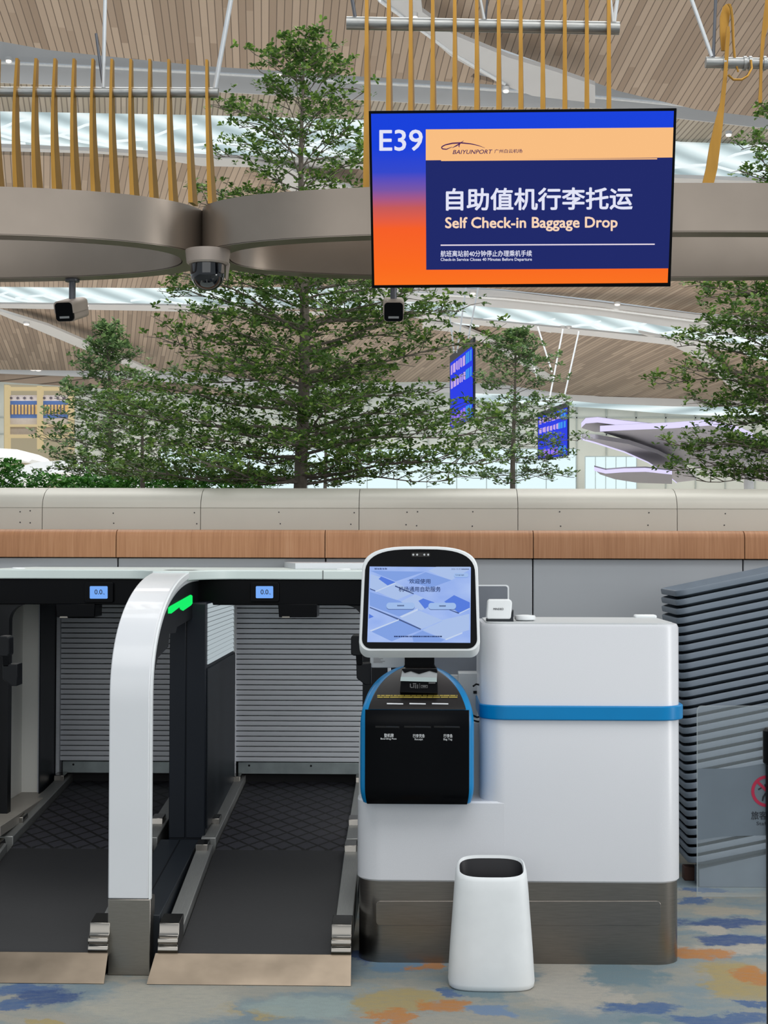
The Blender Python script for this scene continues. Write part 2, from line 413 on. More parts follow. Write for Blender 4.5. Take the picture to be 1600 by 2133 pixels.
# ------------------------------------------------------------------ floor and near walls
bm = NB(); face(bm, [(-12, -3, 0), (12, -3, 0), (12, 16, 0), (-12, 16, 0)])
struct('floor', bm, M['carpet'], smooth=False)
bm = NB(); face(bm, [(-110, 16, 0.0), (110, 16, 0.0), (110, 140, 0.0), (-110, 140, 0.0)]); struct('floor_hall', bm, pmat('pale_stone_floor', '#cfccc6', 0.35, 0, 0.04, 0.5), smooth=False)

YW = 6.95                                     # back wall
zg = W(800, 1162, YW).z                       # top of the grey panels
def seam_x(px, py, Y): return W(px, py, Y).x
bm = NB()
xs = [-4.2] + [seam_x(p, 1230, YW) for p in (245, 678, 1110, 1548)] + [4.2]
for i in range(5):
    x0, x1 = xs[i] + 0.003, xs[i+1] - 0.003
    if i >= 2: box(bm, max(x0, -0.10) if i == 2 else x0, x1, YW, YW + 0.12, 0, zg - 0.004)
    if i <= 2: box(bm, x0, min(x1, -0.106) if i == 2 else x1, YW, YW + 0.12, 1.26, zg - 0.004)
struct('wall_back', bm, M['wallgrey'], bevel=0.003)
bm = NB(); box(bm, -4.2, 4.2, YW + 0.05, YW + 0.2, 0, zg - 0.01); struct('wall_back_core', bm, M['groove'])

# oak band with a rounded top edge
bm = NB(); zb = zg; zt = W(800, 1104, YW - 0.03).z
xs = [-4.2] + [seam_x(p, 1130, YW) for p in (245, 678, 1110, 1548)] + [4.2]
prof = [(YW - 0.035, zb), (YW - 0.035, zt - 0.035)] + [(YW - 0.035 + 0.045 * (1 - math.cos(a)), zt - 0.035 + 0.035 * math.sin(a)) for a in [R(t) for t in (20, 45, 70, 90)]] + [(YW + 0.3, zt), (YW + 0.3, zb)]
for i in range(5):
    slab(bm, [(xs[i] + 0.002, y, z) for y, z in prof], (xs[i+1] - xs[i] - 0.004, 0, 0))
struct('trim_1', bm, M['veneer'])
# beige parapet: upright panels, then a cap that rounds away
YP = 7.18; z0 = W(800, 1104, YP).z - 0.02; z1 = W(800, 1059, YP).z; z2 = W(800, 1018, YP + 0.16).z
bm = NB(); xs = [-4.6] + [seam_x(p, 1060, YP) for p in (88, 418, 748, 1079, 1411)] + [4.6]
prof = [(YP, z0), (YP, z1 - 0.002), (YP + 0.004, z1 - 0.001), (YP + 0.004, z1 + 0.001), (YP, z1 + 0.002)] + \
       [(YP + 0.17 * (1 - math.cos(R(t))), z1 + 0.002 + (z2 - z1) * math.sin(R(t))) for t in (15, 30, 45, 60, 75, 90)] + [(YP + 0.5, z2 - 0.002), (YP + 0.5, z0)]
for i in range(6):
    slab(bm, [(xs[i] + 0.0015, y, z) for y, z in prof], (xs[i+1] - xs[i] - 0.003, 0, 0))
struct('trim_2', bm, M['parapet'], angle=25)
bm = NB()
for px, py in [(42,1066),(63,1064),(42,1088),(63,1089),(236,1069),(237,1090),(405,1068),(410,1091),(581,1067),(584,1091),(738,1068),(731,1092),(848,1067),(870,1066),(846,1093),(868,1095),(985,1066),(984,1096),(1166,1066),(1168,1096),(1352,1068),(1350,1094),(1511,1070),(1509,1094)]:
    c = W(px, py, YP); tube(bm, [c + Vector((0, -0.0015, 0)), c + Vector((0, 0.004, 0))], 0.0035, 8)
struct('trim_3', bm, M['groove'])
bm = NB(); box(bm, -4.6, 4.6, YP + 0.5, 16, 0, 1.55); struct('planter_bed', bm, M['soil'])

# ------------------------------------------------------------------ roller shutters, cabinet between lanes, jamb
YS = 6.75
def shutter(px0, x1, label, mirror=False):
    x0 = W(px0, 1400, YS).x; zt_, zb_ = 1.27, W(600, 1612, YS).z
    t = thing('roller_shutter', label, 'shutter', ((x0 + x1) / 2, YS, zb_), 'roller shutters behind the belts')
    n = 36; ph = (zt_ - (zb_ + 0.052)) / n; bm = NB()
    for k in range(n):
        za = zb_ + 0.052 + k * ph
        pr = [(YS + 0.012, za), (YS + 0.012, za + 0.0032), (YS + 0.0004, za + 0.0036), (YS, za + 0.006), (YS - 0.0006, za + ph * 0.55), (YS, za + ph - 0.0006), (YS + 0.012, za + ph)]
        slab(bm, [(x0 + 0.018, y, z) for y, z in pr], (x1 - x0 - 0.036, 0, 0))
    obj('curtain', bm, M['alu'], t, angle=20)
    bm = NB(); box(bm, x0 + 0.03, x1 - 0.03, YS - 0.008, YS + 0.014, zb_, zb_ + 0.052); bar = obj('bottom_bar', bm, M['alu_bar'], t, bevel=0.002)
    for k in range(3):
        bm = NB(); c = Vector((x0 + 0.08 + k * (x1 - x0 - 0.16) / 2, YS - 0.009, zb_ + 0.038)); tube(bm, [c, c + Vector((0, 0.003, 0))], 0.005, 8); obj('bolt', bm, M['black_matt'], bar)
    for xx in (x0, x1 - 0.018):
        bm = NB(); box(bm, xx, xx + 0.018, YS - 0.02, YS + 0.03, zb_ - 0.005, 1.27); obj('guide', bm, M['alu'], t, bevel=0.003)
    bm = NB(); box(bm, x0, x1, YS + 0.03, YS + 0.05, 0.06, zb_ + 0.01); obj('dark_gap_sheet', bm, M['void'], t)  # added black sheet standing in for the dark gap under the shutter
    return t
shutter(484, -0.12, 'grey roller shutter behind the lane next to the check-in kiosk')
shutter(119, -0.93, 'grey roller shutter behind the left belt, partly hidden by the white arch post')

# ------------------------------------------------------------------ conveyors
BX0, BX1 = W(372, 1983, 4.86).x, W(690, 1983, 4.86).x
def bz(y):                                             # belt height along the lane
    return 0.085 + (y - 4.86) * (0.155 / 0.86) if y < 5.73 else 0.242 + (y - 5.73) * 0.092
def conveyor(dx, label):
    x0, x1 = BX0 + dx, BX1 + dx
    t = thing('baggage_conveyor', label, 'conveyor', ((x0 + x1) / 2, 4.8, 0), 'baggage belts')
    bm = NB(); slab(bm, [(x0, 4.865, bz(4.865) - 0.03), (x0, 4.862, bz(4.865) - 0.008), (x0, 4.875, bz(4.875)), (x0, 5.725, bz(5.725)), (x0, 5.725, bz(5.725) - 0.05)], (x1 - x0, 0, 0))
    obj('belt', bm, M['rubber'], t, label='plain black weighing belt')
    bm = NB(); slab(bm, [(x0, 5.735, bz(5.74) - 0.05), (x0, 5.735, bz(5.74) - 0.006), (x0, 5.745, bz(5.745)), (x0, 7.1, bz(7.1)), (x0, 7.1, bz(7.1) - 0.05)], (x1 - x0, 0, 0))
    obj('belt', bm, M['tread'], t, label='black belt with diamond tread')
    for s in (0, 1):
        xa, xb = (x0 - 0.062, x0 - 0.004) if s == 0 else (x1 + 0.004, x1 + 0.062)
        for (ya, yb) in ((4.93, 5.70), (5.78, 6.85)):
            bm = NB(); h = 0.030
            slab(bm, [(xa, ya, bz(ya) - 0.05), (xa, ya, bz(ya) + h), (xa, yb, bz(yb) + h), (xa, yb, bz(yb) - 0.05)], (xb - xa, 0, 0))
            obj('side_rail', bm, M['rail'], t, bevel=0.003)
        for yy in (5.64, 5.97, 6.66):
            bm = NB(); z = bz(yy)
            slab(bm, [(xa, yy - 0.005, z + 0.02), (xa, yy, z + 0.052), (xa, yy + 0.07, z + 0.058), (xa, yy + 0.085, z + 0.03)], (xb - xa - 0.012, 0, 0))
            obj('rail_bracket', bm, M['chrome'], t, bevel=0.002)
        bm = NB(); z = bz(4.9)
        pr = [(4.845, 0.082), (4.838, 0.092), (4.842, 0.104), (4.85, 0.108), (4.838, 0.118), (4.842, 0.130), (4.862, 0.134), (4.868, 0.145), (4.872, 0.172), (4.965, 0.182), (4.965, 0.07), (4.85, 0.07)]
        slab(bm, [(xa - 0.004, y, zz) for y, zz in pr], (xb - xa + 0.008, 0, 0))
        obj('end_cap', bm, M['chrome'], t, bevel=0.002)
    xa, xb = x0 - 0.085, x1 + 0.068
    bm = NB(); slab(bm, [(xa + 0.012, 4.845, 0.082), (xb - 0.002, 4.845, 0.082), (xb, 4.775, 0.002), (xa - 0.004, 4.775, 0.002)], (0, 0.004, 0.0))
    obj('ramp_plate', bm, M['steel_warm'], t, smooth=False)
    bm = NB(); slab(bm, [(x0 - 0.05, 4.86, 0.0), (x0 - 0.05, 4.86, 0.06), (x0 - 0.05, 7.1, bz(7.1) - 0.06), (x0 - 0.05, 7.1, 0.0)], (x1 - x0 + 0.1, 0, 0))
    obj('frame', bm, M['black_matt'], t)
    return t
conveyor(0, 'black baggage belt with steel ramp beside the check-in kiosk counter')
conveyor(-0.795, 'black baggage belt at the left edge, left of the white arch post')

# low dark base and tall dark cabinet between the lanes
CX0, CX1 = W(352, 1600, 5.81).x, W(428, 1600, 5.81).x
t = thing('lane_divider_cabinet', 'dark navy cabinet between the two belts, with a lit window in its side', 'cabinet', ((CX0 + CX1) / 2, 5.81, 0))
bm = NB(); zb0 = 0.0
box(bm, CX0, CX1, 5.81, 6.72, 0.0, 1.19); obj('body', bm, M['navy'], t, bevel=0.004)
bm = NB(); xm = W(387, 1600, 5.81).x
box(bm, CX0 + 0.002, xm - 0.002, 5.804, 5.81, 0.27, 1.185); box(bm, xm + 0.002, CX1 - 0.002, 5.804, 5.81, 0.27, 1.185); obj('front_panel', bm, M['navy'], t, bevel=0.002)
bm = NB(); box(bm, CX1, CX1 + 0.006, 5.83, 6.70, 0.30, 0.93); obj('side_panel', bm, M['navy2'], t, bevel=0.002)
bm = NB()
for k in range(13):
    za = 0.945 + k * 0.0185
    slab(bm, [(CX1 + 0.001, 5.84, za), (CX1 + 0.007, 5.84, za + 0.002), (CX1 + 0.003, 5.84, za + 0.0165), (CX1 + 0.001, 5.84, za + 0.0165)], (0, 0.80, 0))
win = obj('side_window', bm, emat('self_lit_blind', '#d8e6ec', 0.6), t)  # slats emit by themselves in place of light falling on the blind
bm = NB(); box(bm, CX1, CX1 + 0.009, 6.64, 6.70, 0.94, 1.188); obj('window_frame', bm, M['pale'], t, bevel=0.001)
bm = NB(); xr = PX(417, 1750, W(417, 1750, 5.81).x).x
xl = CX0 - 0.03
slab(bm, [(xl, 4.93, 0.0), (xl, 4.93, 0.185), (xl, 5.80, 0.265), (xl, 5.80, 0.0)], (CX1 - 0.022 - xl, 0, 0)); bs = obj('base', bm, M['navy2'], t, bevel=0.003)
bm = NB(); xm2 = (xl + CX1 - 0.022) / 2
slab(bm, [(xm2, 4.95, 0.1885), (xm2, 5.79, 0.2655), (xm2, 5.79, 0.262), (xm2, 4.95, 0.185)], (0.004, 0, 0)); obj('joint', bm, M['black_matt'], bs)

# white jamb and sill at the far left
t = thing('lane_side_jamb', 'off-white side jamb with sill beyond the left belt', 'jamb', (-1.74, 6.4, 0))
bm = NB(); xj = -1.74; xk = W(80, 1500, 6.5).x
slab(bm, [(xj, 5.6, 0.0), (xj, 6.5, 0.0), (xk, 6.5, 0.0), (xk, 6.75, 0.0), (xj - 0.3, 6.75, 0.0), (xj - 0.3, 5.6, 0.0)], (0, 0, 1.19)); obj('jamb_panel', bm, pmat('off_white_jamb', '#e6e5df', 0.5, 0, 0.03, 2), t, bevel=0.002)
bm = NB(); box(bm, xk, xk + 0.012, 6.49, 6.75, 0.30, 1.19); obj('edge_strip', bm, M['alu'], t)
bm = NB(); box(bm, xk + 0.013, W(118, 1500, YS).x - 0.002, 6.46, 6.74, 0.30, 1.19); obj('dark_panel', bm, M['navy'], t)
bm = NB(); box(bm, xj, -1.606, 5.7, 6.735, 0.29, 0.33); obj('sill', bm, M['sill'], t, bevel=0.002)

# ------------------------------------------------------------------ white baggage-drop arch (gantry) over both lanes
PX0, PX1 = W(226, 1700, 4.875).x, W(315, 1700, 4.875).x
YH = 5.95; zht = W(560, 1188, YH).z; zhs = W(560, 1207, YH).z; zhb = W(560, 1261, YH).z
t = thing('baggage_drop_arch', 'white arch with black lining spanning both baggage belts on a bent front post', 'arch', ((PX0 + PX1) / 2, 4.95, 0))
def arc_out(u):                                     # outer edge of the post seen from the side, u 0..1 floor to header
    pass
outer = [(4.875, 0.25), (4.875, 0.80)]
for k in range(0, 25):
    a = R(90 * k / 24); outer.append((4.875 + 0.98 * (1 - math.cos(a) ** 0.92), 0.88 + (zht - 0.88) * math.sin(a) ** 0.80))
outer.append((6.0, zht))
def offset_in(pr, d):
    out = []
    for i, p in enumerate(pr):
        a = Vector(pr[max(i-1, 0)]); b = Vector(pr[min(i+1, len(pr)-1)]); tg = (b - a).normalized()
        out.append((p[0] + tg[1] * d, p[1] - tg[0] * d))
    return out
inner = offset_in(outer, 0.045)
bm = NB()
def strip(bm, x0, x1, A, B):
    n = len(A)
    L = [[bm.verts.new((x, y, z)) for (y, z) in P] for x in (x0, x1) for P in (A, B)]
    for i in range(n - 1):
        for a, b in ((0, 2), (1, 3), (0, 1), (2, 3)):
            bm.faces.new((L[a][i], L[a][i+1], L[b][i+1], L[b][i]))
    for i in (0, n - 1): bm.faces.new((L[0][i], L[1][i], L[3][i], L[2][i]))
strip(bm, PX0, PX1 - 0.008, outer, inner)
obj('post', bm, M['white'], t, bevel=0.004)
bm = NB(); strip(bm, PX1 - 0.0075, PX1, [(y + 0.004, z - 0.002) for y, z in outer], offset_in(outer, 0.022)); obj('edge_trim', bm, M['white_plastic'], t)
bm = NB(); box(bm, PX0, PX1, 4.875, 4.955, 0.0, 0.249); obj('post_foot', bm, M['steel'], t, bevel=0.003)
# black lining inside the bend, drawn on the inner side face
xin = PX1 - 0.010
li = [(y, z) for (y, z) in offset_in(outer, 0.024)]
low = [(4.945, 0.25), (4.945, 0.90), (4.975, 0.985), (5.04, 1.03)]
for px, py in ((351, 1347), (353, 1320), (366, 1318), (369, 1306), (395, 1291), (420, 1276)):
    q = PX(px, py, xin); low.append((q.y, q.z))
low.append((6.0, low[-1][1]))
bm = NB(); pts = [(xin, y, z) for y, z in li] + [(xin, y, z) for y, z in low[::-1]]
slab(bm, pts, (PX0 + 0.012 - xin, 0, 0)); obj('inner_lining', bm, M['black_matt'], t)
bm = NB(); pts = [(352,1266),(357,1262),(398,1239),(401,1241),(401,1257),(398,1261),(382,1272),(377,1269),(375,1264),(357,1278),(352,1278)]
slab(bm, [PX(a, b, xin + 0.003) for a, b in pts], (-0.004, 0, 0)); obj('status_light', bm, emat('green_status_light', '#0df06a', 1.0), t, smooth=False, label='glowing green status light')
# header: white slab whose front edge runs into the post with fillets
bm = NB(); fr = 0.15; fy = 0.30
pl_ = [(-1.80, YH)]
pl_ += [(PX0 - fr + fr * math.sin(R(a)), YH - fy * (1 - math.cos(R(a)))) for a in range(0, 91, 10)]
pl_ += [(PX1 + fr - fr * math.sin(R(a)), YH - fy * (1 - math.cos(R(a)))) for a in range(90, -1, -10)]
pl_ += [(-0.15, YH), (-0.15, 6.93), (-1.80, 6.93)]
slab(bm, [(x, y, zhs) for x, y in pl_], (0, 0, zht - zhs)); obj('header_top', bm, M['pale_green'], t, bevel=0.004)
bm = NB(); xq = W(672, 1195, YH).x
slab(bm, [(xq, YH - 0.001, zhs), (xq + 0.003, YH - 0.001, zhs), (xq + 0.003, YH - 0.001, zht), (xq, YH - 0.001, zht)], (0, 0.002, 0)); obj('joint', bm, M['groove'], t)
bm = NB(); xa = W(613, 1176, 6.3).x
slab(bm, [(xa, 6.35, zht), (xa - 0.10, 6.93, zht), (-0.16, 6.93, zht), (-0.16, 6.35, zht)], (0, 0, 0.026)); obj('top_housing', bm, M['white'], t, bevel=0.002)
for px in (38, 716):
    bm = NB(); c = W(px, 1184, 6.2); lathe(bm, (c.x, 6.2, zht), [(0.03, 0), (0.028, 0.004), (0.02, 0.006)], 16); obj('light_disc', bm, M['white_plastic'], t)
bm = NB(); box(bm, -1.79, -0.155, YH + 0.012, 6.70, zhb, zhs); obj('fascia', bm, M['black'], t, bevel=0.004)
for (xx, s) in ((-1.755, 1), (-0.19, -1)):             # rounded black corners and the inner sides of the outer legs
    bm = NB(); q = 0.07
    pts = [(xx, zhb), (xx + s * (0.10 + q), zhb)] + [(xx + s * (0.10 + q - q * math.sin(R(a))), zhb - q + q * math.cos(R(a))) for a in range(0, 91, 10)] + [(xx + s * 0.10, 0.0), (xx, 0.0)]
    if s < 0: pts = [(x + 0.07, z) for x, z in pts]
    slab(bm, [(x, YH + 0.02, z) for x, z in pts], (0, 0.05, 0)); obj('outer_leg', bm, M['black_matt'], t)
def weight_display(px0, px1, py0, py1, name):
    pl = pl3((px0, py0, YH), (px1, py0, YH), (px0, py1, YH))
    bm = NB(); slab(bm, [pl.at(x, y, 0.004) for x, y in rrect(px0 - 12, px1 + 12, py0 - 6, py1 + 8, 4)], pl.n * -0.02)
    d = obj('weight_display', bm, M['black'], t, bevel=0.002)
    bm = NB(); slab(bm, [pl.at(x, y, 0.006) for x, y in rrect(px0, px1, py0 + 2, py1, 2)], pl.n * -0.003); obj('screen', bm, emat('blue_weight_screen', '#78aefc', 0.95), d, smooth=False)
    bm = NB(); text_on(bm, '0.0', pl, px0 + 10, px0 + 26, py0 + 9, py0 + 19, 0.0072, 0, 0.01); text_on(bm, 'kg', pl, px0 + 27, px0 + 31, py0 + 16, py0 + 20, 0.0072)
    obj('lettering', bm, M['print_dark'], d, smooth=False)
weight_display(187, 224, 1219, 1247, 'a'); weight_display(533, 569, 1219, 1246, 'b')
for (a, b, c_, d_) in ((116, 198, 1258, 1286), (579, 661, 1258, 1286)):
    bm = NB(); pl = pl3((a, c_, YH), (b, c_, YH), (a, d_, YH))
    slab(bm, [pl.at(a, c_), pl.at(b, c_), pl.at(b - 1, d_), pl.at(a + 2, d_)], (0, 0.14, 0)); s_ = obj('scanner_box', bm, M['black'], t, bevel=0.003)
    bm = NB(); slab(bm, [pl.at(a + 9, d_ - 2, 0.001), pl.at(a + 24, d_ - 2, 0.001), pl.at(a + 25, d_ + 1, 0.001), pl.at(a + 8, d_ + 1, 0.001)], (0, 0.02, 0)); obj('sensor', bm, M['sill'], s_)

# ------------------------------------------------------------------ black scanner holders
def scanner(px, label, py=1323):
    Y = 5.25; c = W(px + 12, py + 20, Y)
    t = thing('handheld_scanner_holder', label, 'scanner', (c.x, Y, c.z))
    pl = pl3((px, py, Y), (px + 30, py, Y), (px, py + 30, Y))
    bm = NB(); slab(bm, [pl.at(x, y) for x, y in rrect(px, px + 25, py, py + 43, 7)], (0, 0.06, 0)); obj('scanner_head', bm, M['black_matt'], t, bevel=0.004)
    bm = NB(); slab(bm, [pl.at(x, y) for x, y in [(px + 10, py + 40), (px + 24, py + 40), (px + 24, py + 64), (px + 12, py + 64)]], (0, 0.03, 0)); obj('arm', bm, M['black'], t, bevel=0.002)
    bm = NB(); slab(bm, [pl.at(x, y) for x, y in [(px + 11, py + 60), (px + 42, py + 58), (px + 42, py + 104), (px + 30, py + 104), (px + 12, py + 90)]], (0, 0.07, 0)); obj('cradle', bm, M['black_matt'], t, bevel=0.003)
scanner(731, 'black scanner holder on an arm, left of the kiosk screen')
scanner(-6, 'black scanner holder at the left edge of the photo beside the jamb', 1325)

# ------------------------------------------------------------------ check-in counter
YC = 5.05
cx0, cx1, cxm = W(743, 1750, YC).x, W(1423, 1750, YC).x, W(1002, 1500, YC).x
ztop = W(1200, 1301, YC).z; zl = W(1000, 1838, YC).z; zled = W(900, 1669, YC).z; zb0, zb1 = W(1200, 1500, YC).z, W(1200, 1470, YC).z
YB = 5.52
t = thing('check_in_counter', 'white check-in counter with a cyan band and steel plinth', 'counter', ((cx0 + cx1) / 2, 5.28, 0))
bm = NB(); o_ = rrect(cxm, cx1, YC, YB, 0.085, 10)
loft(bm, [[(x, y, zl) for x, y in rrect(cxm + 0.006, cx1 - 0.006, YC + 0.006, YB - 0.006, 0.08, 10)]] + [[(x, y, z) for x, y in o_] for z in (zl + 0.006, ztop - 0.012)] + [[(x * 1.0, y, ztop) for x, y in rrect(cxm + 0.006, cx1 - 0.006, YC + 0.006, YB - 0.006, 0.08, 10)]]); up = obj('upper_body', bm, M['white_speck'], t)
bm = NB()
for a_, b_, z_ in ((0.014, 0.05, ztop - 0.001),):
    ring_o = rrect(cxm + 0.02, cx1 - 0.02, YC + 0.02, YB - 0.02, 0.07, 10)
    loft(bm, [[(x, y, z_) for x, y in ring_o], [(x, y, z_ + 0.006) for x, y in ring_o]])
obj('top_inset', bm, M['pale'], t, bevel=0.001)
bm = NB(); box(bm, cx1 - 0.10, cx1 - 0.02, YB - 0.06, YB - 0.01, ztop, ztop + 0.016); obj('rear_lip', bm, M['white_plastic'], t, bevel=0.006)
bm = NB(); xs_ = W(1050, 1700, YC).x; o2 = rrect(cx0, xs_, YC - 0.0004, YB, [0, 0.085, 0.085, 0], 10); o2i = rrect(cx0 + 0.006, xs_ - 0.001, YC + 0.0056, YB - 0.006, [0, 0.08, 0.08, 0], 10)
loft(bm, [[(x, y, zl) for x, y in o2i], [(x, y, zl + 0.006) for x, y in o2], [(x, y, zled - 0.006) for x, y in o2], [(x, y, zled) for x, y in o2i]]); obj('lower_body', bm, M['white_speck'], t)
bm = NB(); d = 0.014
o3 = rrect(cxm - d * 0.3, cx1 + d, YC - d, YB + d, 0.098, 10)
loft(bm, [[(x, y, z) for x, y in o3] for z in (zb0, zb1)]); obj('cyan_band', bm, M['blue'], t, bevel=0.004, label='cyan blue bumper band')
bm = NB(); o4 = rrect(cx0 + 0.006, cx1 - 0.006, YC + 0.006, YB - 0.006, 0.082, 12)
loft(bm, [[(x, y, z) for x, y in o4] for z in (0.0, zl)]); obj('plinth', bm, M['steel_plinth'], t)
pl = Plane((cx0, YC + 0.006, 0), (cx1, YC + 0.006, 0), (cx0, YC + 0.006, 1))
bm = NB(); slab(bm, [pl.at(x, y, 0.004) for x, y in rrect(783, 1377, 1877, 1928, 9)], (0, 0.005, 0)); obj('kick_plate', bm, M['steel_plinth'], t, bevel=0.001)

# ------------------------------------------------------------------ kiosk
YK = 4.96
kx0, kx1 = W(750, 1560, YK).x, W(988, 1560, YK).x; kc = (kx0 + kx1) / 2
t = thing('self_check_in_kiosk', 'self check-in kiosk with tilted screen and black body in cyan side bands', 'kiosk', (kc, 5.0, zled))
kz0 = W(860, 1676, YK).z; kzs = W(860, 1478, YK).z; kzt = W(860, 1386, 5.12).z
def kfront(z):
    if z > kzs: 
        u = (z - kzs) / (kzt - kzs); return YK + 0.012 + 0.17 * u ** 1.1
    if z < kz0 + 0.05:
        u = (kz0 + 0.05 - z) / 0.05; return YK + 0.02 * u * u
    u = (z - kz0 - 0.05) / (kzs - kz0 - 0.05); return YK + 0.012 * max(0, (u - 0.8) / 0.2) ** 2
def khalf(z, w, top, narrow=0.0):
    zs = kzs - 0.06
    h = w * (1 - 0.012 * max(0, (z - zs)))
    if z > zs:
        u = min(1, (z - zs) / (top - zs)); h = w * max(0.02, (1 - u ** 2.3)) ** 0.5
    if z < kz0 + 0.06: h -= 0.010 * ((kz0 + 0.06 - z) / 0.06) ** 2
    return h
def kshell(w, top, off, yback, nz=40, z0=None):
    bm = NB(); z0 = kz0 if z0 is None else z0; rows = []
    for k in range(nz + 1):
        z = z0 + (top - z0) * (1 - (1 - k / nz) ** 1.5)
        h = khalf(z, w, top); yf = kfront(z) + off
        yb_ = max(yback, yf + 0.01); rr = min(0.028, h * 0.5)
        row = [(kc - h, yb_, z), (kc - h, yf + rr, z), (kc - h + rr * 0.3, yf + rr * 0.3, z), (kc - h + rr, yf, z), (kc + h - rr, yf, z), (kc + h - rr * 0.3, yf + rr * 0.3, z), (kc + h, yf + rr, z), (kc + h, yb_, z)]
        rows.append(row)
    loft(bm, rows); return bm
hw = (kx1 - kx0) / 2
obj('cyan_shell', kshell(hw, kzt, 0.0, 5.17), M['blue'], t, label='cyan blue side bands', angle=50)
bm = NB(); rows = []; ptop = kzt - 0.006; pw = W(975, 1560, YK).x - kc
nz = 30
for k in range(nz + 1):
    z = (kz0 - 0.001) + (kzs - 0.002 - kz0 + 0.001) * k / nz
    h = pw + 0.004 - (0.006 * ((kz0 + 0.06 - z) / 0.06) ** 2 if z < kz0 + 0.06 else 0); yf = kfront(z) - 0.006
    rows.append([(kc - h, yf + 0.03, z), (kc - h, yf + 0.003, z), (kc - h + 0.004, yf, z), (kc + h - 0.004, yf, z), (kc + h, yf + 0.003, z), (kc + h, yf + 0.03, z)])
loft(bm, rows); kp = obj('front_panel', bm, M['black'], t, angle=50)
bm = NB(); rows = []
for k in range(nz + 1):
    z = kzs + (ptop - kzs) * (1 - (1 - k / nz) ** 1.6)
    h = max(0.012, khalf(z, hw, kzt + 0.004) - 0.021); yf = kfront(z) - 0.007
    rows.append([(kc - h, yf + 0.03, z), (kc - h, yf + 0.003, z), (kc - h + 0.004, yf, z), (kc + h - 0.004, yf, z), (kc + h, yf + 0.003, z), (kc + h, yf + 0.03, z)])
loft(bm, rows); ku = obj('sloped_panel', bm, M['brown_black'], t, angle=50)
fp = Plane((kx0, YK - 0.006, 0), (kx1, YK - 0.006, 0), (kx0, YK - 0.006, 1))
sp = Plane((kx0, kfront(kzs) - 0.007, kzs), (kx1, kfront(kzs) - 0.007, kzs), (kx0, kfront(kzs + 0.06) - 0.007, kzs + 0.06))
for (a, b) in ((782, 832), (842, 898), (904, 958)):
    bm = NB(); slab(bm, [fp.at(x, y, 0.0022) for x, y in [(a, 1512), (b, 1513), (b, 1516.5), (a, 1515.5)]], (0, 0.002, 0)); sl = obj('paper_slot', bm, M['void'], kp, smooth=False)
    bm = NB(); slab(bm, [fp.at(x, y, 0.003) for x, y in [(a + 22, 1512.6), (b - 2, 1513), (b - 2, 1515), (a + 22, 1514.6)]], (0, 0.001, 0)); obj('slot_flap', bm, M['navy2'], kp, smooth=False)
text_on_ = lambda *a: text_obj('lettering', M['print_white'], kp, *a)
text_on_('登机牌', fp, 800, 820, 1528, 1536, 0.002, 0, 0.006); text_on_('Boarding Pass', fp, 793, 826, 1537, 1541.5, 0.002, 0, 0.004)
text_on_('行李凭条', fp, 860, 885, 1529, 1537, 0.002, 0, 0.006); text_on_('Receipt', fp, 864, 881, 1538, 1543, 0.002, 0, 0.004)
text_on_('行李条', fp, 924, 943, 1529, 1537, 0.002, 0, 0.006); text_on_('Bag Tag', fp, 924, 942, 1538, 1543, 0.002, 0, 0.004)
bm = NB(); random.seed(3)
x = 786
while x < 952:
    w_ = random.uniform(4, 14); rect(bm, sp, x, min(953, x + w_), 1447.5, 1450, 0.0025); x += w_ + random.uniform(0.8, 2)
x = 786
while x < 952:
    w_ = random.uniform(6, 20); rect(bm, sp, x, min(953, x + w_), 1451, 1453.5, 0.0025); x += w_ + random.uniform(0.6, 1.5)
obj('warning_sticker', bm, M['yellow_print'], ku, smooth=False)
for (a, b) in ((806, 840), (853, 887), (900, 934)):
    bm = NB(); slab(bm, [sp.at(x, y, 0.003) for x, y in [(a, 1464.3), (b, 1465), (b, 1467), (a, 1466.5)]], sp.n * -0.002); obj('light_strip', bm, M['print_white'], ku, smooth=False)
# document reader on the sloped panel
bm = NB(); YR = 5.06
rp = Plane(W(830, 1442, 5.0), W(915, 1442, 5.0), W(830, 1398, 5.075))
slab(bm, [rp.at(x, y, 0.0) for x, y in [(833, 1442), (912, 1444), (911, 1392), (837, 1392)]], (0, 0.06, -0.02)); rd = obj('document_reader', bm, M['black'], t, bevel=0.003)
bm = NB(); rpt = rp
slab(bm, [rpt.at(x, y, 0.002) for x, y in [(834, 1418), (910, 1420), (911, 1398), (838, 1396)]], rp.n * -0.001, 0)
obj('reader_tray', bm, M['pale'], rd, smooth=False)
bm = NB(); decal(bm, rp, [(834, 1418.5), (910, 1420.5), (910, 1411.5), (835, 1410)], 0.0035); obj('lit_glass', bm, emat('reader_lit_glass', '#c9dcdd', 0.6), rd, smooth=False)
bm = NB(); decal(bm, rp, [(837, 1395), (911, 1396), (911, 1402), (895, 1397.5), (873, 1404), (856, 1398), (843, 1402)], 0.004); obj('hood_edge', bm, M['black'], rd, smooth=False)
bm = NB()
for a, b, c_, d_ in ((854,856,1424,1432),(856,860,1431,1433),(860,867,1423,1425),(861,863,1426,1433),(865,867,1426,1434),(869,871,1426,1434),(874,874.8,1423,1434),(877,891,1427,1428.4),(877,878,1427,1433),(890,891,1427,1433),(877,891,1432,1433),(880,888,1429,1431),(893,907,1421.5,1424)):
    rect(bm, rp, a, b, c_, d_, 0.002)
obj('pictogram', bm, M['label_grey'], rd, smooth=False)
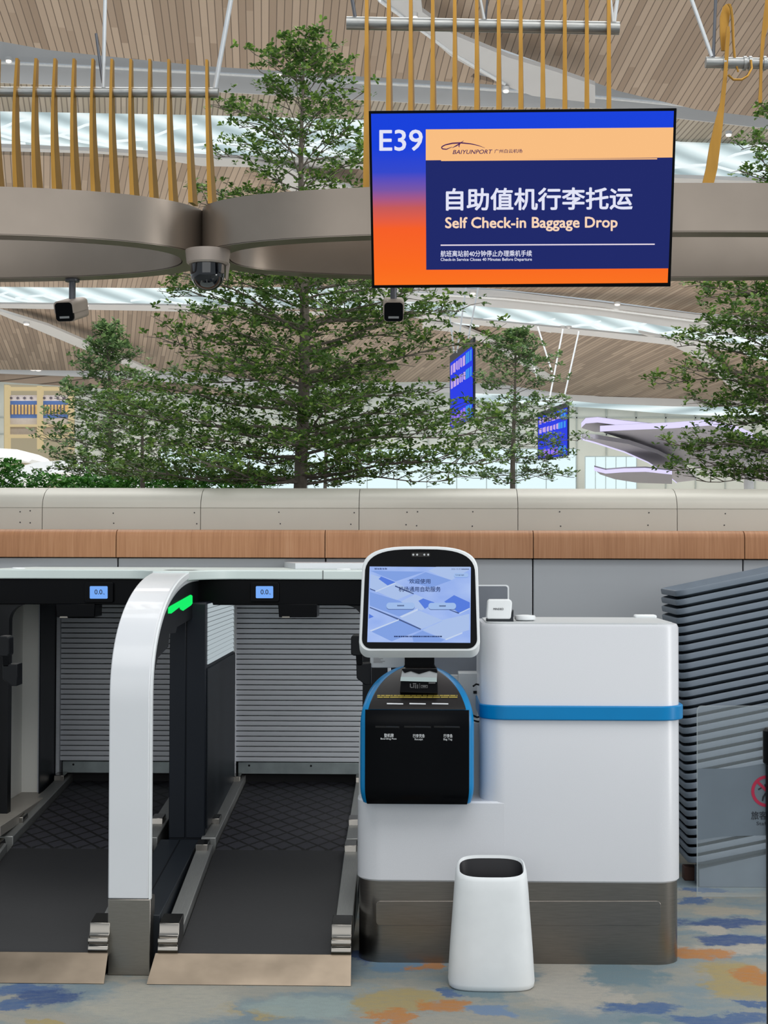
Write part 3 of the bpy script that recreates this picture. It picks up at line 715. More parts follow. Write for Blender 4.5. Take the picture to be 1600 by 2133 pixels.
# neck
bm = NB(); slab(bm, [W(x, y, 5.13) for x, y in [(843, 1362), (905, 1362), (905, 1386), (911, 1394), (838, 1394), (843, 1386)]], (0, 0.06, 0)); obj('neck', bm, M['black'], t, bevel=0.003)
bm = NB(); slab(bm, [W(x, y, 5.26) for x, y in rrect(771, 842, 1354, 1391, 4)], (0, 0.05, 0)); lb = obj('rear_box', bm, M['pale'], t, bevel=0.002)
bm = NB(); lp = Plane(W(771, 1354, 5.26), W(842, 1354, 5.26), W(771, 1391, 5.26))
for k in range(5): rect(bm, lp, 778, 786 + (k * 37) % 14 + 3, 1369 + k * 2.6, 1370 + k * 2.6, 0.001)
obj('small_print', bm, M['label_grey'], lb, smooth=False)
bm = NB(); slab(bm, [W(x, y, 5.19) for x, y in [(748, 1518), (1001, 1505), (1001, 1667), (747, 1667)]], (0, 0.14, 0)); obj('mounting_box', bm, M['pale'], t, bevel=0.004)
# monitor, leaning back
dpt = lambda py: 4.93 + (1368 - py) * (0.075 / 230)
mp = Plane(W(750, 1350, dpt(1350)), W(998, 1350, dpt(1350)), W(875, 1140, dpt(1140)))
def mon_outline(g=0.0):
    L0, R0, B0 = 748 + g, 1000 - g, 1357 - g; out = []
    lx = lambda y: 0.035 * (1357 - y)                      # sides lean in towards the top
    for k in range(9):
        a = R(90 + 90 * k / 8); out.append((L0 + 20 + 20 * math.cos(a), B0 - 20 + 20 * math.sin(a)))
    Lt = L0 + 6; Rt = R0 - 4; Tt = 1138 + g
    for k in range(23):
        a = PI - PI * k / 22
        cxm_ = (Lt + Rt) / 2; hw_ = (Rt - Lt) / 2
        s_, c_ = math.sin(a), math.cos(a)
        out.append((cxm_ + hw_ * (1 if c_ > 0 else -1) * abs(c_) ** 0.62, Tt + 56 - 56 * abs(s_) ** 0.75))
    for k in range(9):
        a = R(0 + 90 * k / 8); out.append((R0 - 20 + 20 * math.cos(a), B0 - 20 + 20 * math.sin(a)))
    return out
bm = NB(); ol = [mp.at(x, y) for x, y in mon_outline()]; ol2 = [mp.at(x, y, 0.004) for x, y in mon_outline(2)]
olb = [mp.at(x, y, -0.03) + Vector((0, 0, -0.022 if y > 1300 else -0.004)) for x, y in mon_outline(1)]; olc = [mp.at(x, y, -0.05) for x, y in mon_outline(12)]
loft(bm, [olc, olb, ol, ol2]); mh = obj('monitor_housing', bm, M['white_plastic'], t)
bm = NB(); slab(bm, [mp.at(x, y, 0.006) for x, y in mon_outline(6)], mp.n * -0.004); mb = obj('bezel', bm, M['black'], mh, smooth=False)
bm = NB(); slab(bm, [mp.at(x, y, 0.0072) for x, y in [(770, 1180), (981, 1181.5), (980, 1339), (765, 1337.5)]], mp.n * -0.003)
scr = NT('kiosk_screen_blue'); uvz = scr.coord('Object'); c_ = scr.ramp(scr.noise(scr.mapping(uvz, (9, 9, 14)), 1.0, 2), [(0.3, lin('#86a8f0')), (0.7, lin('#a9c3f7'))])
scr.l(c_, scr.b.inputs['Emission Color']); scr.b.inputs['Emission Strength'].default_value = 0.85; scr.b.inputs['Base Color'].default_value = (0.02, 0.02, 0.03, 1); scr.b.inputs['Roughness'].default_value = 0.2
obj('screen', bm, scr.m, mh, smooth=False)
def kq(x, y): return (740 + x / 5.926, 1130 + y / 5.926)
bm = NB(); EM = [emat('screen_' + n, c, 0.85) for n, c in (('light', '#b4ccf8'), ('mid', '#88aaf0'), ('deep', '#5a83ea'), ('shadow', '#4a5f93'), ('edge', '#cfe0fc'), ('pill', '#a9c8f8'))]
for mi, pts in [(0, [(900,350),(1180,470),(1420,330),(1420,300),(1000,300)]), (1, [(190,350),(860,360),(500,480),(380,430)]), (1, [(870,365),(1190,465),(930,560),(640,470)]), (0, [(250,600),(500,490),(720,620),(510,710)]),
    (0, [(190,390),(320,430),(500,490),(250,600),(180,560)]), (2, [(320,420),(500,490),(400,530),(290,450)]), (1, [(180,610),(550,720),(730,830),(560,920),(180,780)]), (0, [(740,640),(980,740),(820,840),(560,730)]),
    (2, [(840,690),(980,740),(860,820),(780,720)]), (2, [(1220,650),(1415,740),(1415,810),(1280,870),(1100,730)]), (0, [(550,930),(790,840),(1080,960),(820,1070)]), (1, [(190,1095),(540,950),(810,1080),(450,1220)]),
    (0, [(830,1080),(1100,960),(1320,1105),(1110,1195)]), (1, [(700,1150),(830,1090),(1100,1200),(1060,1228),(720,1228)]), (2, [(170,880),(230,915),(168,940)]), (0, [(1060,960),(1410,880),(1410,1080),(1320,1105)]),
    (3, [(182,565),(250,592),(245,603),(182,578)]), (3, [(495,530),(725,628),(718,640),(490,545)]), (3, [(180,795),(540,940),(815,1065),(805,1078),(530,955),(178,808)]), (3, [(1170,830),(1285,865),(1275,880),(1150,830)]),
    (4, [(248,600),(500,492),(503,505),(256,612)]), (4, [(175,1088),(540,945),(538,962),(200,1098)]), (4, [(545,915),(770,815),(775,840),(580,925)]), (4, [(1285,868),(1412,808),(1412,820),(1290,880)]), (4, [(1110,1192),(1325,1105),(1322,1125),(1120,1208)])]:
    decal(bm, mp, [kq(*p) for p in pts], 0.0074 + 0.00012 * (mi + 1), mi)
obj('screen_graphics', bm, EM, mh, smooth=False)
for a in ((385, 735, 742, 822), (903, 1245, 745, 825), (1218, 1398, 378, 428)):
    bm = NB()
    decal(bm, mp, [kq(x, y) for x, y in rrect(a[0], a[1], a[2] + 5, a[3] + 7, (a[3] - a[2]) * 0.46)], 0.0085, 3 if a[2] > 500 else 1)
    decal(bm, mp, [kq(x, y) for x, y in rrect(a[0], a[1], a[2], a[3], (a[3] - a[2]) * 0.46)], 0.0088, 5)
    obj('screen_button', bm, EM, mh, smooth=False)

bm = NB()
sdt = emat('screen_dark_text', '#26386b', 0.8)
def kt(txt, x0, x1, y0, y1, bold=0.0):
    a = kq(x0, y0); b = kq(x1, y1); text_obj('screen_text', sdt, mh, txt, mp, a[0], b[0], a[1], b[1], 0.0094, 0, bold)
kt('欢迎使用', 668, 928, 450, 508, 0.012); kt('机场通用自助服务', 537, 1055, 545, 608, 0.012)
kt('Language', 1240, 1345, 392, 410, 0.01); kt('2025-10-29', 1186, 1300, 320, 336, 0.0)
for x0, x1, y0, y1 in ((240, 268, 314, 334), (275, 300, 316, 334), (305, 330, 314, 334), (338, 362, 316, 333), (368, 394, 314, 334), (1312, 1408, 322, 335), (520, 605, 770, 788), (1038, 1120, 774, 792)):
    n_ = max(2, int((x1 - x0) / 9))
    for k in range(n_):
        a = kq(x0 + k * (x1 - x0) / n_, y0 + (k % 2) * 3); b = kq(x0 + (k + 0.72) * (x1 - x0) / n_, y1); rect(bm, mp, a[0], b[0], a[1], b[1], 0.0094)
k = 480
while k < 1070:
    w_ = random.uniform(8, 26); a = kq(k, 1152); b = kq(k + w_, 1168); rect(bm, mp, a[0], b[0], a[1], b[1], 0.0094); k += w_ + random.uniform(2, 7)
obj('small_screen_text', bm, sdt, mh, smooth=False)
bm = NB(); slab(bm, [mp.at(x, y, 0.008) for x, y in rrect(857, 896, 1151, 1160, 3)], mp.n * -0.002); cb = obj('camera_bar', bm, M['brown_black'], mh, smooth=False)
bm = NB()
for px in (861, 869, 884, 892):
    c = mp.at(px, 1155.5, 0.008); tube(bm, [c, c + mp.n * 0.001], 0.0035, 10)
obj('camera_lens', bm, M['pale'], cb)

# ------------------------------------------------------------------ things on and behind the counter
t = thing('barcode_scanner', 'small white box-shaped barcode scanner standing on the counter top', 'scanner', W(1042, 1302, 5.16))
Ys = 5.14; spn = Plane(W(1015, 1290, Ys), W(1065, 1290, Ys), W(1018, 1250, Ys + 0.015))
bm = NB(); slab(bm, [spn.at(x, y) for x, y in [(1013.5, 1285), (1014, 1288), (1017, 1290), (1061, 1290), (1064, 1288), (1065, 1285), (1067, 1256), (1065, 1250), (1061, 1249), (1021, 1249), (1018, 1250), (1016.5, 1253)]], (0, 0.06, 0.0)); sh = obj('housing', bm, M['white_plastic'], t, bevel=0.004)
bm = NB(); text_on(bm, 'MINDEO', spn, 1028, 1049, 1266.5, 1270.5, 0.0015, 0, 0.02); obj('lettering', bm, M['print_dark'], sh, smooth=False)
bm = NB(); slab(bm, [spn.at(x, y, -0.001) for x, y in [(1014, 1289), (1064, 1289), (1070, 1270), (1070, 1296), (1014, 1296)]], (0, 0.06, 0)); obj('dark_rim', bm, M['navy2'], t, bevel=0.002)
bm = NB(); slab(bm, [spn.at(x, y, 0.003) for x, y in [(1012, 1295.5), (1066, 1296.5), (1063, 1301.5), (1015, 1301)]], (0, 0.07, 0)); obj('foot', bm, M['white_plastic'], t, bevel=0.001)
c = W(1095, 1296, 5.17)
bm = NB(); rr_ = 0.037; lathe(bm, (c.x, 5.20, ztop + 0.006), [(rr_ * 0.8, 0), (rr_, 0.004), (rr_ * 1.02, 0.012), (rr_ * 0.93, 0.018), (rr_ * 0.4, 0.02), (0, 0.02)], 28)
tag(obj('puck', bm, M['white_plastic'], None, origin=(c.x, 5.20, ztop + 0.006)), 'flat round white puck lying beside the barcode scanner on the counter', 'puck')
Ym = 5.62
t = thing('desk_screen_panel', 'dark grey panel with a thin white rim standing behind the counter', 'screen', W(975, 1400, Ym))
bm = NB(); slab(bm, [W(x, y, Ym) for x, y in rrect(885, 1060.5, 1218.5, 1408, 6)], (0, 0.012, 0)); obj('rim', bm, M['white_plastic'], t)
bm = NB(); slab(bm, [W(x, y, Ym - 0.003) for x, y in rrect(887, 1057.5, 1221, 1404, 5)], (0, 0.004, 0)); obj('panel', bm, pmat('grey_screen_back', '#6a6f77', 0.35), t)
bm = NB(); box(bm, W(975, 1400, Ym).x - 0.1, W(975, 1400, Ym).x + 0.1, Ym - 0.05, Ym + 0.08, 0.0, W(975, 1405, Ym).z); obj('pedestal', bm, M['pale'], t)
Yp = 5.40
t = thing('receipt_printer', 'pale printer box wedged between the kiosk body and the counter', 'printer', W(985, 1500, Yp))
bm = NB(); box(bm, W(955, 1450, Yp).x, W(1001, 1450, Yp).x - 0.002, Yp, Yp + 0.1, W(985, 1500, Yp).z, W(985, 1402, Yp).z); pr_ = obj('body', bm, M['pale'], t, bevel=0.003)
bm = NB(); pl = Plane(W(960, 1402, Yp), W(1000, 1402, Yp), W(960, 1500, Yp)); rect(bm, pl, 986, 1000, 1439, 1445, 0.002); obj('paper_slot', bm, M['void'], pr_, smooth=False)
bm = NB()
for (a, b) in ((((985, 1430), (992, 1425), (1001, 1427)), 0), (((985, 1490), (994, 1494), (1003, 1492)), 0), (((985, 1500), (995, 1503), (1003, 1503)), 0)):
    tube(bm, [W(x, y, 5.2) for x, y in a], 0.0035, 6)
tag(obj('power_cable', bm, M['black_matt'], None), 'thin black cables between the kiosk and the counter', 'cable')

# ------------------------------------------------------------------ waste bin
Yb_ = 4.82; bc = W(1023, 2050, Yb_).x
t = thing('waste_bin', 'white tapered waste bin with a slanted opening, standing on the carpet', 'bin', (bc, Yb_, 0))
def bin_ring(z, hw_, hd, tilt, r=0.6, grow=0.0, n=48):
    out = []
    for k in range(n):
        a = 2 * PI * k / n; c_, s_ = math.cos(a), math.sin(a)
        x = hw_ * (1 if c_ > 0 else -1) * abs(c_) ** r; y = hd * (1 if s_ > 0 else -1) * abs(s_) ** r
        out.append((bc + x, Yb_ + y, z + tilt * (y / hd) ** 1 if True else z))
    return out
rings = [bin_ring(0.0, 0.130, 0.088, 0), bin_ring(0.006, 0.137, 0.094, 0), bin_ring(0.02, 0.139, 0.096, 0), bin_ring(0.12, 0.133, 0.09, 0.0), bin_ring(0.24, 0.124, 0.084, 0.006), bin_ring(0.32, 0.1185, 0.079, 0.010), bin_ring(0.360, 0.1145, 0.076, 0.018), bin_ring(0.376, 0.110, 0.072, 0.022)]
rin = [bin_ring(0.378, 0.105, 0.067, 0.022), bin_ring(0.370, 0.102, 0.064, 0.020)]
bm = NB(); loft(bm, rings + rin, caps=(True, False)); obj('body', bm, M['white_plastic'], t, angle=60)
bm = NB(); loft(bm, [bin_ring(0.372, 0.1035, 0.0655, 0.0205), bin_ring(0.30, 0.095, 0.055, 0.01), bin_ring(0.2, 0.09, 0.05, 0)], caps=(False, True)); obj('inner_liner', bm, pmat('dark_grey_liner', '#232225', 0.5), t)
bm = NB(); box(bm, bc - 0.035, bc + 0.035, Yb_ - 0.055, Yb_ - 0.045, 0.30, 0.352); obj('inner_lip', bm, M['navy2'], t, bevel=0.004)

# ------------------------------------------------------------------ stack of trays
Yt = 6.20; tilt = math.atan(0.21)
ux = Vector((math.cos(tilt), 0, math.sin(tilt))); uz = Vector((-math.sin(tilt), 0, math.cos(tilt))); uy = Vector((0, 1, 0))
TL, TD, TH = 0.72, 0.44, 0.025
def tray_mesh():
    bm = NB()
    def rg(m, z, r): return [ux * x + uy * y + uz * z for x, y in rrect(m, TL - m, m, TD - m, r, 6)]
    loft(bm, [rg(0.05, -0.034, 0.03), rg(0.016, -0.010, 0.04), rg(0.006, -0.009, 0.045), rg(0.0, -0.006, 0.05), rg(0.0, TH - 0.012, 0.05), rg(0.003, TH - 0.008, 0.047), rg(0.010, TH - 0.008, 0.04), rg(0.024, TH - 0.030, 0.03), rg(0.05, -0.03, 0.03)])
    return bm
ntray = 30; p_top = W(1410, 1240, Yt); p_bot = W(1436, 1797, Yt)
ordn = ['top', 'second', 'third', 'fourth', 'fifth', 'sixth', 'seventh', 'eighth', 'ninth', 'tenth', 'eleventh', 'twelfth', 'thirteenth', 'fourteenth', 'fifteenth', 'sixteenth', 'seventeenth', 'eighteenth', 'nineteenth', 'twentieth', 'twenty-first', 'twenty-second', 'twenty-third', 'twenty-fourth', 'twenty-fifth', 'twenty-sixth', 'twenty-seventh', 'twenty-eighth', 'twenty-ninth', 'bottom']
tr0 = None
for k in range(ntray):
    loc = p_top.lerp(p_bot, k / (ntray - 1))
    if tr0 is None:
        tr0 = obj('baggage_tray', tray_mesh(), M['tray'], None, angle=40); o = tr0
    else:
        o = tr0.copy(); COL.objects.link(o)
    o.location = loc
    if k == 0: lb_ = 'topmost grey plastic baggage tray of the leaning stack right of the counter'
    elif k == ntray - 1: lb_ = 'bottom grey plastic baggage tray of the leaning stack, just above its dark base'
    else: lb_ = ordn[k] + ' grey plastic baggage tray from the top of the leaning stack'
    tag(o, lb_, 'tray', 'baggage trays in the leaning stack')
bm = NB(); pts = [W(1456, 1833, Yt + 0.02), W(1700, 1833, Yt + 0.02), W(1700, 1757, Yt + 0.02), W(1456, 1811, Yt + 0.02)]
for p in pts[:2]: p.z = 0.0
slab(bm, pts, (0, 0.10, 0)); tag(obj('tray_stack_base', bm, M['tray'], None, bevel=0.003), 'dark grey wedge base under the leaning stack of trays', 'base')

bm = NB(); a_, b_ = W(1426, 1830, 6.34), W(1452, 1830, 6.34); box(bm, a_.x, b_.x, 6.34, 6.40, 0, W(1440, 1806, 6.34).z); tag(obj('wooden_block', bm, M['clip'], None, bevel=0.003), 'dark brown wooden block on the floor between the counter and the tray stack base', 'block')
# ------------------------------------------------------------------ acrylic notice on a black post
Yq = 3.3
pxx = W(1618, 1900, Yq).x
t = thing('barrier_post', 'black barrier post at the right edge of the photo', 'post', (pxx, Yq, 0))
bm = NB(); rpost = pxx - W(1596.5, 1900, Yq).x
lathe(bm, (pxx, Yq, 0), [(0.15, 0), (0.15, 0.012), (0.14, 0.02), (rpost, 0.03), (rpost, W(1600, 1530, Yq).z)], 28); obj('tube', bm, M['black_matt'], t)
bm = NB(); lathe(bm, (pxx, Yq, W(1600, 1592, Yq).z), [(rpost, 0), (rpost + 0.006, 0.004), (rpost + 0.006, 0.074), (rpost, 0.08)], 28); obj('head', bm, M['black'], t)
ap = Plane(W(1452, 1480, Yq + 0.01), W(1597, 1480, Yq + 0.01), W(1452, 1850, Yq + 0.01))
t = thing('acrylic_notice', 'clear acrylic staff-only notice with a red prohibition sign, clipped to the black post', 'sign', ap.at(1590, 1866))
bm = NB(); slab(bm, [ap.at(x, y) for x, y in rrect(1452.5, 1640, 1470, 1866, (2, 2, 9, 2))], (0, 0.004, 0)); obj('sheet', bm, M['acrylic'], t, smooth=False)
bm = NB()
for pts in ([(1451.5, 1868), (1453.5, 1868), (1453.5, 1480), (1451.5, 1480)], [(1451.5, 1480), (1453.5, 1480), (1456, 1474), (1462, 1471.5), (1462, 1470), (1455, 1472)], [(1462, 1470), (1597, 1470), (1597, 1471.2), (1462, 1471.5)], [(1452, 1866), (1597, 1866), (1597, 1867.5), (1452, 1867.5)]):
    decal(bm, ap, pts, 0.0008)
obj('sheet_edge', bm, M['acrylic_edge'], t, smooth=False)
bm = NB(); decal(bm, ap, [(1453.5, 1601), (1522, 1601), (1540, 1599), (1600, 1589), (1640, 1582), (1640, 1742), (1600, 1740), (1510, 1742), (1485, 1745), (1453.5, 1750)], 0.0012); obj('frosted_film', bm, M['film'], t, smooth=False)
bm = NB(); n = 40; ccx, ccy = 1598, 1648
for k in range(n):
    a0, a1 = 2 * PI * k / n, 2 * PI * (k + 1) / n
    decal(bm, ap, [(ccx + 33 * math.cos(a0), ccy + 33 * math.sin(a0)), (ccx + 33 * math.cos(a1), ccy + 33 * math.sin(a1)), (ccx + 26.5 * math.cos(a1), ccy + 26.5 * math.sin(a1)), (ccx + 26.5 * math.cos(a0), ccy + 26.5 * math.sin(a0))], 0.002)
decal(bm, ap, [(ccx - 21, ccy - 16.5), (ccx - 17, ccy - 21), (ccx + 21, ccy + 17), (ccx + 17, ccy + 21)], 0.0024)
obj('prohibition_ring', bm, M['print_red'], t, smooth=False)
bm = NB()
decal(bm, ap, [(1579, 1643), (1586, 1640), (1588, 1641), (1586, 1643), (1580, 1646)], 0.0022); decal(bm, ap, [(1587, 1668), (1588, 1660), (1594, 1651), (1597, 1652), (1592, 1661), (1590, 1669)], 0.0022); decal(bm, ap, [(1592, 1634), (1597, 1632), (1606, 1640), (1604, 1652), (1596, 1650)], 0.0021)
obj('pictogram', bm, M['print_dark'], t, smooth=False)
text_obj('lettering', M['print_dark'], t, '旅客止步', ap, 1565, 1630, 1690, 1707, 0.002, 0, 0.01); text_obj('lettering', M['print_dark'], t, 'Staff only', ap, 1576, 1626, 1711.5, 1721, 0.002)

# ------------------------------------------------------------------ ring canopy
zr0 = 1.4 + 1.293; zr1 = 1.4 + 1.493
def sup(cx, cy, a, b, n=160, e=2.3):
    out = []
    for k in range(n):
        th = 2 * PI * k / n; c_, s_ = math.cos(th), math.sin(th)
        out.append((cx + a * (1 if c_ > 0 else -1) * abs(c_) ** (2 / e), cy + b * (1 if s_ > 0 else -1) * abs(s_) ** (2 / e)))
    return out
def ring(cxp, tip, e_, label):
    cy = 6.555; c = W(cxp, 480, cy).x; a = abs(W(tip, 480, cy).x - c); b = 0.555
    t = thing('ring_canopy', label, 'canopy', (c, cy, zr0))
    O = sup(c, cy, a, b, 200, e_); I = sup(c, cy, a - 0.115, b - 0.105, 200, e_); Ob = sup(c, cy, a - 0.004, b - 0.004, 200, e_); Ib = sup(c, cy, a - 0.111, b - 0.101, 200, e_)
    bm = NB()
    seq = [[(x, y, zr0 + 0.004) for x, y in I], [(x, y, zr1) for x, y in I], [(x, y, zr1) for x, y in O], [(x, y, zr0 + 0.004) for x, y in O]]
    loft(bm, seq, caps=(False, False)); obj('band', bm, M['bronze'], t, angle=30)
    bm = NB(); seq = [[(x, y, zr0 + 0.004) for x, y in Ob], [(x, y, zr0) for x, y in Ob], [(x, y, zr0) for x, y in Ib], [(x, y, zr0 + 0.004) for x, y in Ib]]
    loft(bm, seq, caps=(False, False)); obj('soffit', bm, M['bronze'], t, angle=30)
    return t
ring(-155, 430, 2.3, 'champagne metal ring canopy at left, without a display')
ring(1290, 425, 2.7, 'champagne metal ring canopy at right, behind the large display')
bm = NB(); ja, jb = W(425.5, 480, 6.42), W(428.5, 480, 6.42); box(bm, ja.x, jb.x, 6.405, 6.5, zr0 + 0.004, zr1 - 0.002)
tag(obj('joint_strip', bm, M['bronze'], None), 'slim upright metal strip where the two ring canopies meet', 'strip')

# ------------------------------------------------------------------ big display
DT = [(768, 231, 5.785), (1410, 225, 5.745), (1397, 597, 5.93), (775, 600, 5.97)]
dp = Plane(W(*DT[0]), W(*DT[1]), W(*DT[3]))
t = thing('flight_information_display', 'large display reading E39 Self Check-in Baggage Drop, hung on the right ring canopy', 'display', dp.at(1089, 598))
bm = NB(); slab(bm, [dp.at(p[0], p[1]) for p in DT], dp.n * -0.045); fr_ = obj('bezel', bm, M['black'], t, bevel=0.002)
bm = NB(); slab(bm, [dp.at(1000, 330, -0.044), dp.at(1180, 330, -0.044), dp.at(1180, 470, -0.044), dp.at(1000, 470, -0.044)], (0, 0.14, 0)); obj('wall_bracket', bm, M['black_matt'], t)
gm = NT('display_gradient'); gz = gm.coord('Object'); gs = gm.n('ShaderNodeSeparateXYZ'); gm.l(gz, gs.inputs[0])
za, zb_ = dp.at(820, 600).z, dp.at(820, 231).z; off_z = wloc(t).z
gf = gm.math('DIVIDE', gm.math('SUBTRACT', gs.outputs[2], za - off_z), zb_ - za)
gc = gm.ramp(gf, [(0.0, lin('#ff7418')), (0.12, lin('#ff6a17')), (0.34, lin('#fb5f22')), (0.46, lin('#c95a5a')), (0.56, lin('#7a55a8')), (0.66, lin('#3147cf')), (0.8, lin('#0c3fdf')), (1.0, lin('#0a3fe0'))])
gm.l(gc, gm.b.inputs['Emission Color']); gm.b.inputs['Emission Strength'].default_value = 0.95; gm.b.inputs['Specular IOR Level'].default_value = 0.0; gm.b.inputs['Base Color'].default_value = (0.01, 0.01, 0.01, 1); gm.b.inputs['Roughness'].default_value = 0.3
bm = NB(); slab(bm, [dp.at(x, y, 0.002) for x, y in [(773, 237), (1404, 231), (1391, 589), (780, 594)]], dp.n * -0.001); sc_ = obj('screen', bm, gm.m, t, smooth=False)
bm = NB(); decal(bm, dp, [(887, 269.5), (1403, 265.5), (1401, 328), (887, 334)], 0.003, 0); decal(bm, dp, [(887, 333), (1401, 327), (1393, 559), (888, 562)], 0.0028, 1)
decal(bm, dp, [(919, 333), (1369, 329.5), (1369, 332), (919, 335.5)], 0.0034, 0)
decal(bm, dp, [(918, 509.5), (1364, 507.5), (1364, 510), (918, 512)], 0.0036, 2)
obj('graphics', bm, [emat('display_peach', '#fdc183', 0.95), emat('display_navy', '#17236a', 0.95), emat('display_rule', '#f3e6f0', 0.95)], t, smooth=False)
wt_ = emat('display_white_text', '#e6e8fb', 0.95); text_on_ = lambda *a, **k: text_obj('white_lettering', wt_, t, *a, **k)
text_on_('E39', dp, 791, 880, 271, 314, 0.0045, 0, 0.012, slope=-0.006)
text_on_('自助值机行李托运', dp, 930, 1317, 393, 438, 0.0045, 0, 0.022, slope=-0.006)
text_on_('航班离站前40分钟停止办理乘机手续', dp, 918, 1108, 522, 535, 0.0045, 0, 0.012, slope=-0.004); text_on_('Check-in Service Closes 40 Minutes Before Departure', dp, 918, 1108, 537.5, 545.5, 0.0045, 0, 0.012, slope=-0.003)
bm = NB(); text_on(bm, 'Self Check-in Baggage Drop', dp, 928, 1286, 453, 482, 0.0045, 0, 0.022, slope=-0.004); obj('peach_lettering', bm, emat('display_peach_text', '#fbd9bd', 0.95), t, smooth=False)
lg_ = emat('display_logo', '#4a2159', 0.95); text_on_ = lambda *a, **k: text_obj('logo_lettering', lg_, t, *a, **k)
text_on_('BAIYUNPORT', dp, 943, 1026, 312.5, 321, 0.0045, 0, 0.012, 0.25, slope=-0.01); text_on_('广州白云机场', dp, 1030, 1088, 311, 319, 0.0045, 0, 0.012, 0.0, slope=-0.008)
bm = NB()
def stroke(pts, wd):
    for i in range(len(pts) - 1):
        (x0, y0), (x1, y1) = pts[i], pts[i+1]; w0, w1 = wd[i], wd[i+1]; L = math.hypot(x1 - x0, y1 - y0); nx, ny = -(y1 - y0) / L, (x1 - x0) / L
        decal(bm, dp, [(x0 + nx * w0, y0 + ny * w0), (x1 + nx * w1, y1 + ny * w1), (x1 - nx * w1, y1 - ny * w1), (x0 - nx * w0, y0 - ny * w0)], 0.0045)
stroke([(942, 306), (930, 311), (921, 310), (920, 306), (927, 302), (942, 298.5), (960, 297.5), (980, 299.5), (996, 303), (1010, 308)], [0.4, 1.1, 1.2, 1.2, 1.2, 1.4, 1.4, 1.1, 0.8, 0.3])
stroke([(942, 308), (950, 304), (958, 299), (966, 293)], [0.4, 1.2, 1.2, 0.3]); stroke([(958, 299), (956, 304), (957, 307)], [1, 1.1, 0.4])
obj('logo_swoosh', bm, lg_, t, smooth=False)

# ------------------------------------------------------------------ ceiling-mounted cameras
cy_ = 6.36; c = W(433, 530, cy_); kpx = cy_ / FPX
t = thing('dome_camera', 'dark dome security camera under the joint of the two ring canopies', 'camera', (c.x, cy_, zr0))
bm = NB(); lathe(bm, (c.x, cy_, zr0), [(47 * kpx, 0), (47 * kpx, -0.006), (44 * kpx, -0.055), (40 * kpx, -0.062), (36 * kpx, -0.062)], 36); obj('housing', bm, M['camera_body'], t)
bm = NB(); pts = [(c.x + 36*kpx, zr0 - 0.05), (c.x + 45*kpx, zr0 - 0.05), (c.x + 40*kpx, zr0 - 0.125), (c.x + 36*kpx, zr0 - 0.125)]; slab(bm, [(x, cy_ + 0.01, z) for x, z in pts], (0, 0.03, 0)); obj('bracket', bm, M['camera_body'], t, bevel=0.004)
bm = NB(); rd_ = 36 * kpx; prof = [(rd_, -0.058), (rd_, -0.10)] + [(rd_ * math.cos(R(a)), -0.10 - rd_ * math.sin(R(a))) for a in range(10, 90, 10)] + [(0, -0.10 - rd_)]
lathe(bm, (c.x, cy_, zr0), prof, 36); obj('dome', bm, M['dome'], t)
def bullet(pxc, yaw, top_px, label, Yc=6.96):
    # body axis points to the viewer and down
    c = W(pxc, 650, Yc); ax = Vector((math.sin(yaw) * 1.0, -1.0, -0.30)).normalized(); sx = ax.cross(Vector((0, 0, 1))).normalized(); sz = sx.cross(ax)
    if sz.z < 0: sz = -sz
    k = Yc / FPX; t = thing('bullet_camera', label, 'camera', c, 'bullet cameras under the ring canopies')
    def P(u, v, w): return c + sx * u + sz * v - ax * w
    prof = rrect(-21 * k, 21 * k, -20 * k, 22 * k, 8 * k)
    bm = NB(); loft(bm, [[P(x, y, 0.0) for x, y in prof], [P(x * 0.97, y * 0.97, 0.16) for x, y in prof]]); b_ = obj('body', bm, M['camera_body'], t)
    bm = NB(); loft(bm, [[P(x * 1.06, max(y, -2*k) * 1.06, -0.012) for x, y in prof], [P(x * 1.06, max(y, -2*k) * 1.06, 0.14) for x, y in prof]]); obj('sun_hood', bm, M['camera_body'], t)
    bm = NB(); loft(bm, [[P(x * 0.93, y * 0.93, -0.014) for x, y in prof], [P(x * 0.93, y * 0.93, 0.01) for x, y in prof]]); f_ = obj('front_glass', bm, M['black'], t)
    bm = NB(); 
    for (a0, a1, b0, b1) in ((-11, 11, -12.5, -8), ): face(bm, [P(a0*k, b0*k, -0.0155), P(a1*k, b0*k, -0.0155), P(a1*k, b1*k, -0.0155), P(a0*k, b1*k, -0.0155)])
    obj('infrared_window', bm, pmat('grey_infrared_window', '#7c7e80', 0.4), f_, smooth=False)
    m_ = P(0, 20 * k, 0.09)
    bm = NB(); tube(bm, [m_, (m_.x, m_.y, zr0 - 0.006)], 7 * k, 14); obj('mounting_pole', bm, M['rod_dark'], t)
    bm = NB(); lathe(bm, (m_.x, m_.y, zr0 - 0.012), [(15 * k, 0), (15 * k, 0.011), (8 * k, 0.012)], 20); obj('mounting_flange', bm, M['rod_dark'], t)
bullet(136, -0.22, 590, 'taupe bullet camera under the left ring canopy')
bullet(820, 0.02, 590, 'taupe bullet camera below the lower left corner of the large display')

